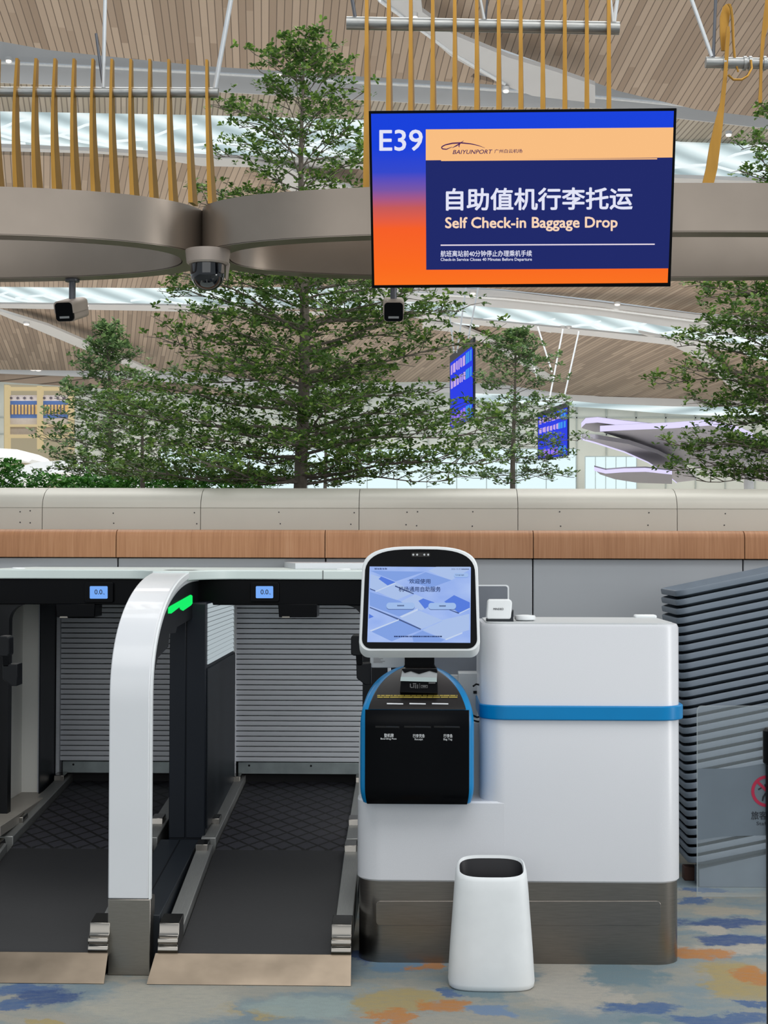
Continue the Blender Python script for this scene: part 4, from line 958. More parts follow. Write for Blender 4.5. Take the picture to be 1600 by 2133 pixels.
# ------------------------------------------------------------------ gold fin screens hanging over the rings
def fin(t, Y, xt, yt, xb, yb, wt, wb, bow=0.0, depth=(0.035, 0.075)):
    bm = NB(); n = 14; rows = []
    for k in range(n + 1):
        u = k / n; px = xt + (xb - xt) * u ** 1.6 + bow * math.sin(PI * u); py = yt + (yb - yt) * u
        c = W(px, py, Y); hw_ = (wt + (wb - wt) * u ** 1.5) * 0.5 * Y / FPX; d = depth[0] + (depth[1] - depth[0]) * u
        sk = 0.013 * u
        rows.append([(c.x - hw_, Y - d * 0.3, c.z), (c.x + hw_, Y - d * 0.3, c.z), (c.x + hw_ + sk, Y + d * 0.7, c.z), (c.x - hw_ + sk, Y + d * 0.7, c.z)])
    loft(bm, rows); obj('fin', bm, M['gold'], t, angle=30)
def pipe(t, Y, x0, x1, py, r, slope=0.0):
    bm = NB(); a, b = W(x0, py, Y), W(x1, py + slope, Y); tube(bm, [a, b], r * Y / FPX, 20); return obj('pipe', bm, M['pipe'], t)
def rod(t, Y, x0, y0, x1, y1, r, m='rod', ext=1.8):
    a, b = W(x1, y1, Y), W(x0, y0, Y); d = (b - a); e = b + d.normalized() * ext if y0 <= 0 else b
    bm = NB(); tube(bm, [a, e], r * Y / FPX, 10); obj('hanger_rod', bm, M[m], t)
Yg = 6.80
t = thing('gold_fin_screen', 'row of gold fins on a grey pipe above the left ring canopy', 'screen', W(220, 193, Yg))
for k in range(12):
    xt = 36 + k * 39.5 - 39.5
    fin(t, Yg, xt + 0.0, 122 + 0.3 * k, xt + (-2 + k * 0.9), 402 + 2.2 * k, 5.5, 9.5, -6 + 0.5 * k)
pipe(t, Yg + 0.03, -60, 455, 191, 10.5, 2)
rod(t, Yg + 0.03, 219, 0, 215, 188, 4, 'rod'); rod(t, Yg + 0.03, 200, 70, 216, 188, 3, 'rod_dark'); rod(t, Yg + 0.03, 481, 0, 447, 188, 5, 'rod')
Yg2 = 6.30
t = thing('gold_fin_screen', 'row of gold fins on a grey pipe above the large display', 'screen', W(1005, 55, Yg2))
for k in range(12):
    xt = 763 + k * 45.8; fin(t, Yg2, xt + 1, -60, xt, 395, 7, 13, 0)
pipe(t, Yg2 + 0.03, 722, 1290, 48, 13.5, 11)
for a in ((734, 0, 741, 42, 4, 'rod_dark'), (1000, 0, 1010, 46, 4, 'rod'), (1015, 0, 1011, 46, 2.5, 'rod_dark'), (1271, 0, 1277, 50, 4, 'rod'), (1286, 0, 1279, 50, 4, 'rod')): rod(t, Yg2 + 0.03, *a)
Yg3 = 6.30
t = thing('gold_fin_screen', 'twisted gold blades and rings on a pipe at the upper right edge', 'screen', W(1540, 133, Yg3))
pipe(t, Yg3 + 0.03, 1470, 1700, 130, 11.5, 4)
rod(t, Yg3 + 0.03, 1441, 0, 1483, 118, 4, 'rod'); rod(t, Yg3 + 0.03, 1491, 0, 1486, 124, 3.5, 'rod_dark')
def blade(name, pts, Y, thick=0.012):
    """pts: (px, py, halfwidth px, depth offset)"""
    bm = NB(); rows = []
    for (px, py, h, dy) in pts:
        a, b = W(px - h, py, Y + dy), W(px + h, py, Y + dy); th = Vector((0, thick, 0)); rows.append([a, b, b + th, a + th])
    loft(bm, rows); obj(name, bm, M['gold'], t, angle=30)
blade('blade', [(1473, 392, 12, 0.03), (1483, 350, 12, 0.03), (1490, 300, 11, 0.02), (1497, 260, 9, 0.01), (1505, 215, 5, 0), (1511, 160, 4, 0), (1515, 100, 4, 0), (1517, 70, 4, 0), (1517, 55, 3, 0)], Yg3)
blade('blade', [(1509, 105, 6, 0.02), (1508, 70, 8, 0.02), (1510, 35, 10, 0.02), (1515, 14, 9, 0.02), (1518, 8, 5, 0.02)], Yg3 + 0.03)
bm = NB(); tube(bm, [W(x, y, Yg3 + 0.02) for x, y in [(1517, 8), (1523, 16), (1526, 40), (1528, 90), (1531, 125), (1538, 150)]], [2*Yg3/FPX, 3*Yg3/FPX, 3.5*Yg3/FPX, 3*Yg3/FPX, 3*Yg3/FPX, 2*Yg3/FPX], 8); obj('blade_edge', bm, M['gold'], t)
bm = NB(); tube(bm, [W(x, y, Yg3 - 0.02) for x, y in [(1517, 156), (1528, 166), (1545, 166), (1558, 158), (1566, 142), (1564, 125)]], 2.6*Yg3/FPX, 8); obj('hook', bm, M['gold'], t)
for px in (1508, 1551, 1562, 1592):
    bm = NB(); a = W(px, 132, Yg3 + 0.03); tube(bm, [a - Vector((0.006, 0, 0)), a + Vector((0.006, 0, 0))], 15 * Yg3 / FPX, 18); obj('clamp', bm, M['pipe'], t)
blade('blade', [(1604, -10, 8, 0), (1597, 40, 7, 0), (1590, 80, 4, 0), (1586, 130, 3, 0), (1585, 180, 3, 0), (1584, 205, 4, 0), (1584, 214, 3, 0)], Yg3)

# ------------------------------------------------------------------ ceiling of the hall: saw-tooth of timber soffits, white fascias and glazed bands
def zone(name, pts, plane, mat, vp=None, width=0.3, thick=0.15, lens=1.0, up=None):
    bm = NB(); n = Vector(plane.n)
    slab(bm, [plane.at(x, y) for x, y in pts], -n * thick); o = struct(name, bm, mat, smooth=False)
    d = (plane.at(vp[2], vp[3]) - plane.at(vp[0], vp[1])) if vp and len(vp) == 4 else ray(*vp) if vp else Vector((1, 0, 0)); uv_plane(o, d, width, lens); return o
vpA = (550, 1600)
pA = Plane(W(0, 0, 44), W(1600, 0, 44), W(0, 0, 44) + ray(*vpA) * 10)
zone('ceiling', [(-700, -600), (2300, -600), (2300, 262), (1600, 246), (1450, 228), (1290, 190), (1180, 150), (1040, 100), (980, 160), (1050, 178), (900, 168), (760, 160), (620, 150), (430, 138), (200, 115), (100, 104), (0, 86), (-700, 60)], pA, M['slat'], vpA, 0.235, lens=1.0)
pB = pl3((0, 150, 54), (1600, 150, 54), (800, 300, 54.5))
zone('ceiling_fascia', [(-700, 50), (0, 80), (100, 98), (200, 110), (430, 132), (620, 145), (900, 162), (1000, 150), (1150, 135), (1290, 180), (1450, 220), (2300, 255), (2300, 290), (1600, 268), (1400, 245), (1250, 225), (1000, 222), (700, 205), (430, 190), (0, 172), (-700, 165)], pB, M['ceil_white'])
pBr = pl3((780, 0, 43.0), (1050, 175, 47.5), (1250, 175, 47.5))
zone('ceiling_beam', [(760, -60), (870, -60), (880, 25), (950, 75), (1060, 120), (1160, 150), (1240, 178), (1240, 215), (1110, 200), (1045, 176), (940, 118), (850, 40), (790, 0)], pBr, M['ceil_white'])
bm = NB()
tube(bm, [W(x, y, 42.9 + max(0, y) * 0.026) for x, y in [(770, -30), (792, 2), (850, 43), (940, 108), (1052, 175)]], 0.055, 6); struct('trim_4', bm, M['rod'])
bm = NB(); tube(bm, [W(x, y, 53.6) for x, y in [(-100, 125), (0, 130), (200, 140), (430, 152), (620, 163), (760, 172), (1000, 185), (1200, 198), (1350, 212), (1480, 224), (1700, 245)]], 0.06, 6); struct('trim_5', bm, M['rod'])
pC = pl3((0, 200, 57), (1600, 230, 57), (800, 260, 59))
zone('ceiling_soffit', [(-700, 158), (0, 166), (430, 182), (700, 196), (1000, 212), (1250, 220), (1420, 240), (1600, 262), (2300, 280), (2300, 325), (1600, 310), (1400, 296), (1250, 275), (760, 250), (430, 240), (0, 232), (-700, 230)], pC, M['slat_pale'], (300, 900), 0.21)
pD = pl3((0, 270, 60), (1600, 320, 60), (800, 330, 60.5))
zone('window_1', [(-700, 225), (0, 229), (430, 239), (760, 250), (1250, 278), (1420, 299), (2300, 330), (2300, 410), (1420, 372), (1250, 365), (760, 338), (430, 330), (200, 316), (0, 308), (-700, 304)], pD, M['skylight'], (5000, 300), 2.6, lens=3.4)
pE = pl3((0, 315, 59.5), (1600, 370, 59.5), (800, 345, 59.8))
zone('ceiling_lip', [(-700, 304), (0, 307), (200, 315), (430, 329), (760, 338), (1250, 365), (2300, 405), (2300, 418), (1250, 378), (760, 352), (600, 350), (420, 346), (300, 327), (200, 320), (0, 314), (-700, 312)], pE, M['ceil_white'])
# second tooth
vpF = (40, 1300)
pF = Plane(W(0, 320, 60.5), W(1600, 340, 60.5), W(0, 320, 60.5) + ray(*vpF) * 10)
zone('ceiling_second_bay', [(-700, 306), (760, 340), (2300, 402), (2300, 705), (1450, 652), (1250, 625), (1050, 603), (860, 590), (600, 598), (300, 600), (-700, 592)], pF, M['slat'], (400, 340, 368, 440), 0.27)
pF2 = pl3((560, 350, 59.4), (760, 400, 62), (700, 350, 59.4))
zone('ceiling_beam_small', [(520, 345), (600, 350), (640, 372), (730, 390), (800, 440), (700, 440), (600, 395), (545, 362)], pF2, M['ceil_white'])
pG0 = pl3((860, 600, 84), (1600, 650, 84), (1200, 700, 85))
zone('ceiling_fascia_second', [(700, 585), (860, 592), (1050, 606), (1250, 630), (1450, 655), (2300, 708), (2300, 740), (1450, 690), (1250, 658), (1050, 642), (900, 630), (700, 625)], pG0, M['ceil_white'])
bm = NB(); tube(bm, [W(x, y, 83.6) for x, y in [(860, 610), (1050, 622), (1250, 642), (1450, 668), (1700, 715)]], 0.09, 6); struct('trim_6', bm, M['rod'])
pG = pl3((0, 620, 86), (1600, 700, 86), (800, 680, 86.5))
zone('window_2', [(-700, 585), (0, 590), (500, 594), (860, 612), (1000, 632), (1250, 655), (1450, 687), (2300, 738), (2300, 790), (1600, 752), (1450, 712), (1250, 692), (1000, 668), (860, 652), (500, 642), (330, 638), (0, 636), (-700, 634)], pG, M['skylight'], (5000, 640), 3.0, lens=4.6)
pG2 = pl3((0, 640, 85.6), (1600, 730, 85.6), (800, 700, 86))
zone('ceiling_lip_second', [(-700, 630), (0, 633), (330, 636), (500, 640), (860, 651), (1000, 667), (1250, 691), (1450, 711), (2300, 785), (2300, 800), (1450, 725), (1250, 702), (1000, 678), (860, 662), (500, 652), (330, 648), (0, 642), (-700, 640)], pG2, M['ceil_white'])
vpH = (-420, 1500)
pH = Plane(W(0, 640, 87), W(1600, 700, 87), W(0, 640, 87) + ray(-100, 1250) * 10)
zone('ceiling_third_bay', [(-700, 636), (500, 644), (860, 654), (1250, 694), (1450, 714), (2300, 788), (2300, 850), (1400, 835), (1250, 832), (1040, 800), (900, 795), (600, 800), (400, 775), (0, 770), (-700, 768)], pH, M['slat_far'], (660, 690, 585, 790), 0.27)
pH2 = pl3((0, 650, 86), (640, 800, 104), (300, 650, 86))
zone('ceiling_beam_left', [(-60, 640), (0, 655), (160, 722), (290, 772), (330, 778), (240, 738), (100, 678), (0, 648), (-60, 628)], pH2, M['ceil_white'])
zone('ceiling_beam_middle', [(880, 672), (960, 680), (1020, 705), (1120, 765), (1180, 800), (1300, 830), (1180, 812), (1120, 782), (1030, 725), (960, 694), (880, 684)], pl3((900, 680, 86), (1200, 820, 112), (1100, 680, 86)), M['ceil_white'])
zone('ceiling_beam_right', [(1330, 693), (1440, 714), (1470, 735), (1560, 812), (1600, 850), (1650, 890), (1620, 900), (1540, 822), (1450, 745), (1400, 720)], pl3((1350, 700, 85), (1600, 860, 116), (1500, 700, 85)), M['ceil_white'])
pI = pl3((0, 770, 112), (1600, 840, 112), (800, 790, 112))
zone('ceiling_fascia_third', [(-700, 758), (0, 764), (200, 772), (420, 778), (560, 790), (800, 800), (1040, 800), (1250, 826), (1400, 830), (2300, 842), (2300, 856), (1400, 846), (1250, 840), (1040, 820), (800, 815), (500, 806), (200, 786), (0, 778), (-700, 772)], pI, M['ceil_white'])
pJ = pl3((900, 810, 116), (1600, 850, 116), (1200, 900, 116))
zone('window_3', [(960, 800), (1040, 806), (1250, 832), (1500, 846), (2300, 850), (2300, 868), (1500, 866), (1400, 862), (1250, 850), (1040, 838), (960, 830)], pJ, M['skylight'], (5000, 830), 3.5, lens=5)
pK = pl3((0, 782, 113.5), (600, 800, 113.5), (300, 830, 113.5))
zone('ceiling_far_left', [(-700, 768), (0, 775), (200, 783), (420, 800), (560, 830), (420, 822), (200, 808), (0, 795), (-700, 790)], pK, M['slat_far'], (3000, 900), 0.6)
# white forked ribs in front of the glazed bands
def forks(name, Y, xs, ytop, ymid, ybot, w, sp, slope):
    bm = NB()
    for x in xs:
        s_ = slope * (x)
        q = lambda a, b: W(x + a, b + s_, Y)
        tube(bm, [q(-sp * 0.55, ymid + 6), q(-sp * .2, ymid + 1), q(0, ymid), q(sp * 0.35, ymid - (ymid - ytop) * 0.55), q(sp * 0.75, ytop + 5), q(sp * 1.2, ytop)], w, 5)
        tube(bm, [q(0, ymid), q(sp * 0.3, ymid + (ybot - ymid) * 0.45), q(sp * 0.7, ybot - 6), q(sp * 1.15, ybot)], w, 5)
    struct(name, bm, M['skybeam'], smooth=True)
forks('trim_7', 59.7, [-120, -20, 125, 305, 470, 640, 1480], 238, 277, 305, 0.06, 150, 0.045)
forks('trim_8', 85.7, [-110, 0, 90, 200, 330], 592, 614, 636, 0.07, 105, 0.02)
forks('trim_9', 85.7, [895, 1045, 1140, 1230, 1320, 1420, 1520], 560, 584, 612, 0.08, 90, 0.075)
# downlights
lights = [(18,125,53.5),(581,154,53.5),(864,34,43.2),(1054,187,47.6),(1108,190,53.5),(1141,187,53.5),(1518,279,56.6),(64,309,59.3),(55,674,86.5),(171,635,85.3),(180,635,85.3),(69,769,111),(80,770,111),(985,610,83.5),(1286,633,83.5),(1036,717,91),(1116,770,104),(1172,683,85.2),(1184,683,85.2),(1411,701,85.2),(1421,700,85.2),(1540,800,110),(315,778,111)]
EL = emat('downlight_lens', '#fff6ec', 1.6)
lights.sort(key=lambda q: (q[1], q[0]))
for li_, (px, py, Y) in enumerate(lights):
    c = W(px, py, Y); k = Y / FPX
    t = thing('ceiling_downlight', ('%s round ceiling downlight counted down from the top of the photo' % (['topmost'] + ordn[1:])[li_]) if li_ < len(lights) - 1 else 'lowest round ceiling downlight, at the far right above the canopies', 'light', c, 'ceiling downlights of the hall')
    bm = NB(); lathe(bm, c + Vector((0, 0, -0.02)), [(7 * k, 0), (7 * k, 0.12), (4 * k, 0.14)], 14); rim_ = obj('rim', bm, M['ceil_white'], t)
    bm = NB(); lathe(bm, c + Vector((0, 0, -0.08)), [(0, -1.2 * k), (3.5 * k, -0.8 * k), (5.5 * k, 0), (5.5 * k, 0.07)], 14); obj('lens', bm, EL, t)

# ------------------------------------------------------------------ far end of the hall
YF = 120.0
bm = NB()
def fw(pts, Y, d=0.5): slab(bm, [W(x, y, Y) for x, y in pts], (0, d, 0))
fw([(-700, 770), (2300, 770), (2300, 1130), (-700, 1130)], YF)
struct('wall_far', bm, M['cream'], smooth=False)
bm = NB()
for x in range(-100, 1720, 62): box(bm, W(x, 900, YF - 0.3).x - 0.05, W(x, 900, YF - 0.3).x + 0.05, YF - 0.12, YF, W(x, 1050, YF).z, W(x, 815, YF).z)
for y in (870, 905): box(bm, W(-150, y, YF).x, W(1750, y, YF).x, YF - 0.12, YF, W(800, y, YF).z - 0.06, W(800, y, YF).z + 0.06)
struct('trim_10', bm, pmat('wall_joint', '#aeb4ae', 0.7))
Yw = 110
for i, (a, b, c_, d_, nx, ny) in enumerate(((330, 1200, 935, 1030, 14, 2), (1219, 1326, 951, 1030, 5, 1))):
    bm = NB(); slab(bm, [W(a, c_, Yw - 3 * i), W(b, c_, Yw - 3 * i), W(b, d_, Yw - 3 * i), W(a, d_, Yw - 3 * i)], (0, 0.3, 0)); w_ = struct('window_%d' % (4 + i), bm, M['lit_win'], smooth=False)
    bm = NB()
    for k in range(nx + 1):
        p, q = W(a + (b - a) * k / nx, c_, Yw - 3 * i - 0.1), W(a + (b - a) * k / nx, d_, Yw - 3 * i - 0.1); tube(bm, [p, q], 0.035, 5)
    for k in range(ny + 1):
        p, q = W(a, c_ + (d_ - c_) * k / ny, Yw - 3 * i - 0.1), W(b, c_ + (d_ - c_) * k / ny, Yw - 3 * i - 0.1); tube(bm, [p, q], 0.035, 5)
    obj('window_frame', bm, pmat('pale_window_bar', '#93a3a6', 0.5), w_, kind='structure')
# lit shopfront at the left
Yo = 60
t = thing('lit_shopfront', 'warm lit shopfront with blue and gold banding at the far left', 'shopfront', W(70, 1000, Yo))
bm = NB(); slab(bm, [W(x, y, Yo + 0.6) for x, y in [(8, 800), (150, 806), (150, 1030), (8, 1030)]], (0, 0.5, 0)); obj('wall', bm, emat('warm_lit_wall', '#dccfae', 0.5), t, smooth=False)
bm = NB()
for (a, b, c_, d_) in ((9, 17, 802, 935), (77, 86, 804, 935), (9, 150, 806, 812), (9, 150, 884, 888), (9, 150, 905, 911), (142, 150, 812, 935)): slab(bm, [W(a, c_, Yo), W(b, c_, Yo), W(b, d_, Yo), W(a, d_, Yo)], (0, 0.4, 0))
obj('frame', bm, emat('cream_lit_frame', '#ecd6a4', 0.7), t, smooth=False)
for (a, b) in ((17, 77), (86, 142)):
    bm = NB(); m_ = Plane(W(a, 820, Yo + 0.3), W(b, 820, Yo + 0.3), W(a, 880, Yo + 0.3))
    rect(bm, m_, a, b, 823, 835, 0, 0); rect(bm, m_, a, b, 835, 843, 0, 1); rect(bm, m_, a, b, 843, 863, 0, 2); rect(bm, m_, a, b, 863, 871, 0, 1); rect(bm, m_, a, b, 871, 884, 0, 3); rect(bm, m_, a, b, 888, 905, 0, 3)
    k = a + 4
    while k < b - 3: rect(bm, m_, k, k + 3, 843, 863, 0.05, 4); k += 7
    k = a + 6
    while k < b - 6: decal(bm, m_, [(k - 4, 829), (k, 826), (k + 4, 829), (k, 832)], 0.05, 4); k += 14
    obj('banding', bm, [pmat('shop_grey', '#b9b2b4', 0.6), pmat('shop_blue', '#3b5a92', 0.6), pmat('shop_gold', '#cda868', 0.6), pmat('shop_taupe', '#a39a92', 0.6), pmat('shop_dark', '#4b4550', 0.6)], t, smooth=False)
# white curved planters at the left
for (pts, Y, label) in (([(-60, 936), (0, 934), (35, 936), (55, 945), (66, 957), (60, 962), (40, 957), (0, 953), (-60, 952)], 34, 'white curved roof edge at the far left, above the green bush'),
                        ([(0, 1004), (18, 985), (40, 972), (75, 963), (140, 958), (200, 962), (300, 985), (330, 1030), (240, 1000), (150, 984), (90, 985), (50, 996), (30, 1012), (0, 1020)], 28, 'white curved arch low at the left, behind the hedge')):
    bm = NB(); slab(bm, [W(x, y, Y) for x, y in pts], (0, 2.0, 0)); tag(obj('curved_white_arch', bm, M['white_plastic'], None, smooth=False), label, 'arch')
# canopies with glowing edges at the right
def canopy(label, zc, front, back, ledw=0.14, col=None):
    F = [PZ(x, y, zc) for x, y in front]; pts = F + [PZ(x, y, zc) for x, y in back[::-1]]
    t = thing('lit_edge_canopy', label, 'canopy', pts[0])
    bm = NB(); slab(bm, pts, (0, 0, 0.10)); obj('roof', bm, M['roofgrey'], t, smooth=False)
    bm = NB(); rows = []
    for p in F:
        o_ = Vector((-p.x, -p.y, 0)).normalized() * 0.05
        rows.append([p + o_ + Vector((0, 0, -0.03)), p + o_ + Vector((0, 0, ledw * 0.9)), p - o_ * 0.8 + Vector((0, 0, ledw * 0.9)), p - o_ * 0.8 + Vector((0, 0, -0.03))])
    loft(bm, rows); obj('edge_light', bm, emat('lilac_edge_light', '#dfd8ff', 1.05), t)
    if col:
        c = PZ(*col, zc); bm = NB(); tube(bm, [(c.x, c.y, 0), (c.x, c.y, zc)], 0.15, 12); obj('column', bm, M['white_plastic'], t)
canopy('grey canopy with lilac light along its curved edge, the largest at right', 4.1, [(1250, 896), (1300, 893), (1400, 889), (1480, 883), (1540, 898), (1600, 925), (1700, 990)], [(1260, 902), (1330, 925), (1400, 955), (1480, 985), (1600, 1005), (1690, 1010)], 0.10, (1560, 960))
canopy('narrow grey canopy tip with a bright edge at the upper left of the canopy group', 4.3, [(1211, 888), (1220, 879), (1245, 877), (1300, 884), (1360, 890)], [(1213, 892), (1240, 900), (1290, 901), (1350, 896)], 0.09)
canopy('grey canopy with a bright edge sloping down to the right', 3.9, [(1211, 913), (1240, 921), (1300, 940), (1350, 962), (1385, 985), (1410, 1005)], [(1240, 914), (1310, 925), (1370, 945), (1420, 970), (1450, 1000)], 0.09)
canopy('small low canopy with a bright rim just above the parapet', 3.4, [(1238, 978), (1262, 984), (1300, 981), (1345, 980), (1400, 986)], [(1250, 988), (1280, 998), (1330, 1006), (1400, 1008)], 0.07)
# hanging screens
def led(label, tr, tl, br, bl, rods, cut):
    pl = Plane(W(*tr), W(*tl), W(*br)); t = thing('hanging_led_screen', label, 'screen', W(*br))
    A = [pl.at(*tl[:2]), pl.at(*tr[:2]), pl.at(*br[:2]), pl.at(*bl[:2])]
    bm = NB(); slab(bm, A, pl.n * -0.03); obj('case', bm, M['navy2'], t)
    def q(u, v):
        a = Vector(tl[:2]).lerp(Vector(tr[:2]), u); b = Vector(bl[:2]).lerp(Vector(br[:2]), u); return tuple(a.lerp(b, v))
    bm = NB(); decal(bm, pl, [q(0.02, cut), q(0.98, cut), q(0.98, 0.99), q(0.02, 0.99)], 0.02); obj('screen', bm, emat('led_blue', '#2a3ff0', 0.9), t, smooth=False)
    bm = NB(); random.seed(int(tr[0]))
    for v0, v1, mi in ((cut + 0.03, cut + 0.17, 0), (cut + 0.24, cut + 0.36, 0), (0.80, 0.96, 1)):
        u = 0.05
        while u < 0.62:
            w_ = random.uniform(0.05, 0.12); decal(bm, pl, [q(u, v0 + random.uniform(0, 0.02)), q(u + w_, v0 + random.uniform(0, 0.02)), q(u + w_, v1), q(u, v1 - random.uniform(0, 0.03))], 0.04, mi); u += w_ + 0.03
        for u in (0.68, 0.76, 0.86):
            decal(bm, pl, [q(u, v0), q(u + 0.07, v0), q(u + 0.07, v1), q(u, v1)], 0.04, 2)
    obj('screen_graphics', bm, [emat('led_pink', '#d3b4f4', 0.85), emat('led_violet', '#a27cf4', 0.9), emat('led_cyan', '#3f9af6', 0.9)], t, smooth=False)
    for (x0, y0, x1, y1, Y) in rods:
        bm = NB(); tube(bm, [W(x1, y1, Y), W(x0, y0, Y)], 1.7 * Y / FPX, 8); obj('hanger_rod', bm, M['rod'], t)
led('blue hanging screen seen edge-on, the higher one, right of the main tree', (986, 702, 20), (937, 742, 22), (986, 872, 20), (937, 896, 22), [(1004, 560, 975, 708, 20.3), (976, 560, 952, 735, 21.3), (937, 660, 946, 735, 21.5)], 0.10)
led('smaller blue hanging screen behind the small right tree', (1183, 837, 29), (1120, 860, 31.2), (1183, 949, 29), (1120, 958, 31.2), [(1206, 690, 1172, 843, 29.5), (1173, 685, 1140, 855, 30.5), (1085, 680, 1120, 790, 30.8), (1120, 680, 1150, 775, 30)], 0.10)

# ------------------------------------------------------------------ trees
def leaf(bm, p, d, n, L, Wd):
    d = d.normalized(); s = d.cross(n)
    if s.length < 1e-4: s = Vector((1, 0, 0))
    s.normalize(); nn = s.cross(d) * (L * 0.10)
    v = [bm.verts.new(q) for q in (p, p + d * L * 0.55 - s * Wd * 0.42 + nn, p + d * L * 0.9 - s * Wd * 0.3 + nn, p + d * L, p + d * L * 0.9 + s * Wd * 0.3 + nn, p + d * L * 0.55 + s * Wd * 0.42 + nn)]
    bm.faces.new(v)
def rosette(bm, rnd, p, d, size, n):
    size *= 1.32
    base = rnd.uniform(0, 2 * PI); up = (Vector((rnd.gauss(0, .35), rnd.gauss(0, .35), 1))).normalized()
    a = up.cross(Vector((1, 0.2, 0))).normalized(); b = up.cross(a)
    for k in range(n):
        th = base + 2 * PI * k / n + rnd.uniform(-.4, .4)
        dd = (a * math.cos(th) + b * math.sin(th) + up * rnd.uniform(-0.1, 0.55) + d * 0.3)
        L = size * rnd.uniform(0.7, 1.15); leaf(bm, p + Vector((rnd.gauss(0, .3), rnd.gauss(0, .3), rnd.gauss(0, .3))) * size * 0.5, dd, up, L, L * 0.62)
def tree(label, base, height, tiers, tr, leafsz, seed, mat='leaf', dens=1.0, clip=None, fork=None, spacing=0.05, azs=None):
    """tiers: (height, branch length, count, rise)"""
    rnd = random.Random(seed); base = Vector(base)
    t = thing('potted_tree', label, 'tree', base)
    wob = lambda z: Vector((0.012 * math.sin(z * 3.1 + seed), 0.012 * math.cos(z * 2.3 + seed), 0))
    bm = NB(); N = 16
    tube(bm, [base + Vector((0, 0, height * k / N)) + wob(height * k / N) for k in range(N + 1)], [tr * (1 - 0.93 * (k / N) ** 1.25) for k in range(N + 1)], 10)
    obj('trunk', bm, M['trunk'], t)
    bb = NB(); bl = NB()
    for (h, L, cnt, rise) in tiers:
        a0 = rnd.uniform(0, 2 * PI)
        for k in range(cnt):
            az = a0 + 2 * PI * k / cnt + rnd.uniform(-.25, .25); l = L * rnd.uniform(0.75, 1.1) * (1 if abs(math.sin(az)) < 0.8 else 0.85)
            hh = h + rnd.uniform(-.05, .05); dr = Vector((math.cos(az), math.sin(az), 0)); sd = Vector((-dr.y, dr.x, 0)); rs = rise * rnd.uniform(0.75, 1.25)
            st = base + Vector((0, 0, hh)) + wob(hh); n = 9; bend = rnd.uniform(-.15, .15)
            pt = lambda u: st + dr * (l * u) + sd * (l * bend * u * u) + Vector((0, 0, l * (rs * u - rs * 0.35 * u * u) + 0.02 * math.sin(u * 7 + k)))
            tube(bb, [pt(i / n) for i in range(n + 1)], [max(0.0025, tr * 0.26 * (1 - 0.9 * i / n) * min(1, l)) for i in range(n + 1)], 5)
            nt = max(4, int(l / 0.062 * dens))
            for j in range(nt):
                u = 0.18 + 0.82 * (j + rnd.random()) / nt; p0 = pt(min(1, u)); sg = 1 if j % 2 else -1
                tl_ = l * rnd.uniform(0.16, 0.36) * (1.25 - 0.75 * u) + 0.05
                td = (dr * rnd.uniform(0.4, 0.9) + sd * sg * rnd.uniform(0.4, 1.0) + Vector((0, 0, rnd.uniform(0.0, 0.42)))).normalized()
                p1 = p0 + td * tl_
                tube(bb, [p0, p0.lerp(p1, .5) + Vector((0, 0, 0.01)), p1], [0.003, 0.0022, 0.001], 4, cap=False)
                m = max(3, int(tl_ / (spacing * 0.8)))
                for i in range(m + 1):
                    q = p0.lerp(p1, (i + 0.3) / (m + .3)) + Vector((rnd.gauss(0, .02), rnd.gauss(0, .02), rnd.gauss(0.012, .026)))
                    if clip and not clip(q): continue
                    rosette(bl, rnd, q, td, leafsz, rnd.choice((5, 6, 7)))
    obj('branches', bb, M['trunk'], t); obj('foliage', bl, M[mat], t, smooth=False)
    return t
zb = 1.55
b = W(629, 1020, 8.3); b.z = zb
Zt = lambda py, Y: W(700, py, Y).z - zb
H = Zt(72, 8.3)
tiers = [(Zt(1000, 8.3), 1.10, 8, 0.06), (Zt(955, 8.3), 1.05, 7, 0.10), (Zt(905, 8.3), 1.08, 8, 0.16), (Zt(850, 8.3), 0.95, 6, 0.2), (Zt(800, 8.3), 0.98, 8, 0.22), (Zt(740, 8.3), 0.85, 6, 0.26), (Zt(695, 8.3), 0.95, 8, 0.30), (Zt(640, 8.3), 0.75, 5, 0.30), (Zt(600, 8.3), 0.88, 7, 0.22), (Zt(500, 8.3), 0.62, 6, 0.3), (Zt(430, 8.3), 0.55, 7, 0.35), (Zt(385, 8.3), 0.56, 6, 0.75), (Zt(340, 8.3), 0.50, 6, 0.9), (Zt(290, 8.3), 0.40, 6, 0.9), (Zt(240, 8.3), 0.32, 6, 0.9), (Zt(190, 8.3), 0.25, 6, 0.8), (Zt(140, 8.3), 0.17, 5, 0.8), (Zt(105, 8.3), 0.09, 5, 0.9)]
tree('tallest tree in the middle, its layered branches rising behind the rings', b, H, tiers, 0.040, 0.026, 11, dens=1.0)
b = W(1665, 1020, 8.4); b.z = zb
tiers = [(Zt(y, 8.4), L, 8, r) for y, L, r in ((1000, 0.66, 0.08), (960, 0.72, 0.14), (900, 0.45, 0.2), (850, 0.72, 0.16), (800, 0.78, 0.2), (740, 0.68, 0.25), (690, 0.62, 0.25), (640, 0.66, 0.25), (560, 0.5, 0.3), (480, 0.42, 0.3), (400, 0.36, 0.4), (340, 0.30, 0.6), (280, 0.2, 0.7))]
tree('tree at the right edge whose branches overhang the lit canopies', b, Zt(240, 8.4), tiers, 0.04, 0.027, 23)
b = W(226, 1020, 11.5); b.z = zb
Z2 = lambda py: W(700, py, 11.5).z - zb
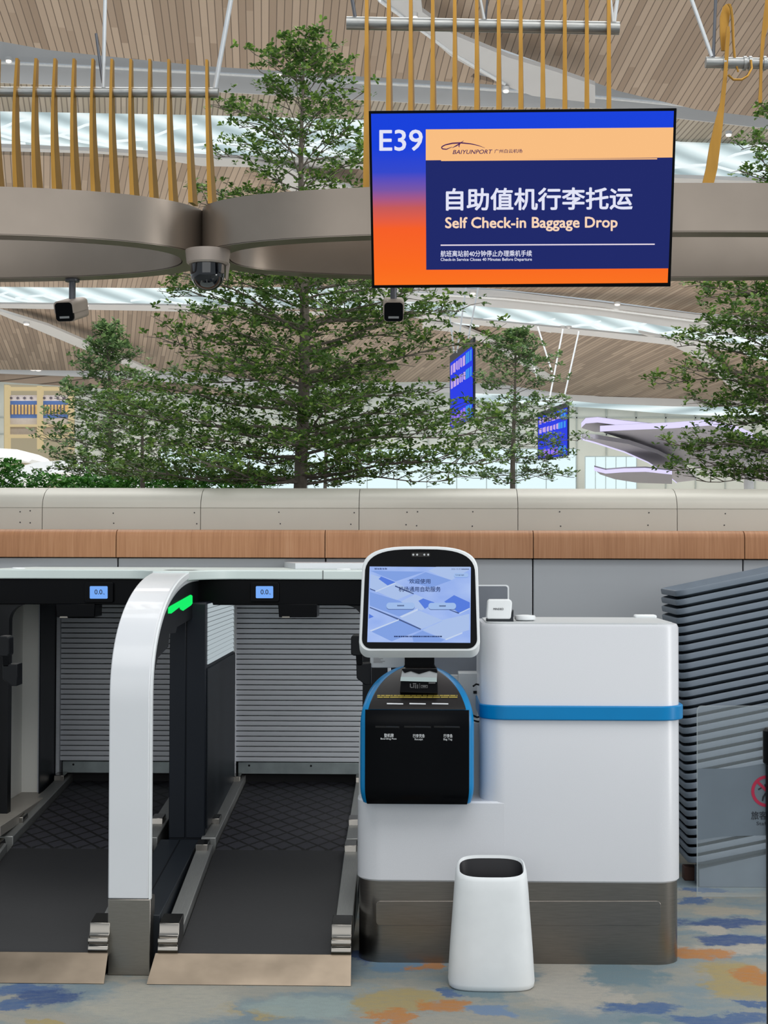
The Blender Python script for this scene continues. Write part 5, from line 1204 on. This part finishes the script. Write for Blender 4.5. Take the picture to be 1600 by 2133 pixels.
tiers = [(Z2(y), L, 7, r) for y, L, r in ((1000, 0.62, 0.06), (965, 0.6, 0.1), (930, 0.58, 0.1), (895, 0.55, 0.14), (860, 0.48, 0.2), (828, 0.46, 0.2), (795, 0.34, 0.3), (765, 0.25, 0.6), (735, 0.14, 0.8), (705, 0.07, 0.9))]
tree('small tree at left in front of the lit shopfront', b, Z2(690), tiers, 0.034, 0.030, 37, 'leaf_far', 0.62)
b = W(1071, 1020, 12.5); b.z = zb
Z3 = lambda py: W(700, py, 12.5).z - zb
tiers = [(Z3(y), L, 7, r) for y, L, r in ((1000, 0.6, 0.06), (960, 0.55, 0.1), (925, 0.5, 0.12), (890, 0.5, 0.16), (850, 0.46, 0.2), (810, 0.42, 0.4), (775, 0.36, 0.6), (745, 0.22, 0.8), (715, 0.1, 0.9))]
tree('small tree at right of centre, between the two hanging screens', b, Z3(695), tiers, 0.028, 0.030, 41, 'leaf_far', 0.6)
b = W(676, 1020, 14.5); b.z = zb
Z4 = lambda py: W(700, py, 14.5).z - zb
tiers = [(Z4(y), L, 6, r) for y, L, r in ((985, 0.5, 0.1), (940, 0.45, 0.15), (900, 0.42, 0.2), (850, 0.36, 0.3), (800, 0.3, 0.5), (760, 0.2, 0.6))]
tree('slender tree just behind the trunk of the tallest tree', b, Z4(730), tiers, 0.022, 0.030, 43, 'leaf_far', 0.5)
b = W(300, 1020, 9.6); b.z = zb
Z5 = lambda py: W(700, py, 9.6).z - zb
tree('low spreading sapling between the small left tree and the tallest tree', b, Z5(820), [(Z5(y), L, 7, r) for y, L, r in ((990, 0.55, 0.08), (950, 0.5, 0.1), (905, 0.42, 0.12), (860, 0.36, 0.2))], 0.02, 0.027, 47, 'leaf', 0.6)
def hedge(label, x0, x1, y0, Y, seed, n=900):
    rnd = random.Random(seed); a, b2 = W(x0, 1010, Y), W(x1, 1010, Y); zt_ = W(800, y0, Y).z; bm = NB()
    for k in range(n):
        u = rnd.random(); x = a.x + (b2.x - a.x) * u; top = zt_ - 0.05 * abs(math.sin(u * 9 + seed)) ; z = zb - 0.02 + (top - zb + 0.02) * rnd.random() ** 0.7
        rosette(bm, rnd, Vector((x, Y + rnd.uniform(-.25, .25), z)), Vector((0, -0.5, 0.5)), 0.035, 5)
    t = tag(obj('hedge', bm, M['hedge'], None, smooth=False), label, 'hedge'); return t
hedge('clipped green hedge at lower left, behind the beige parapet', 55, 345, 985, 10.6, 5)
hedge('dark green bush under the white curved roof at the left edge', -60, 40, 955, 13.5, 8, 700)
hedge('strip of green leaves at the foot of the tallest tree', 345, 560, 985, 9.9, 9, 600)
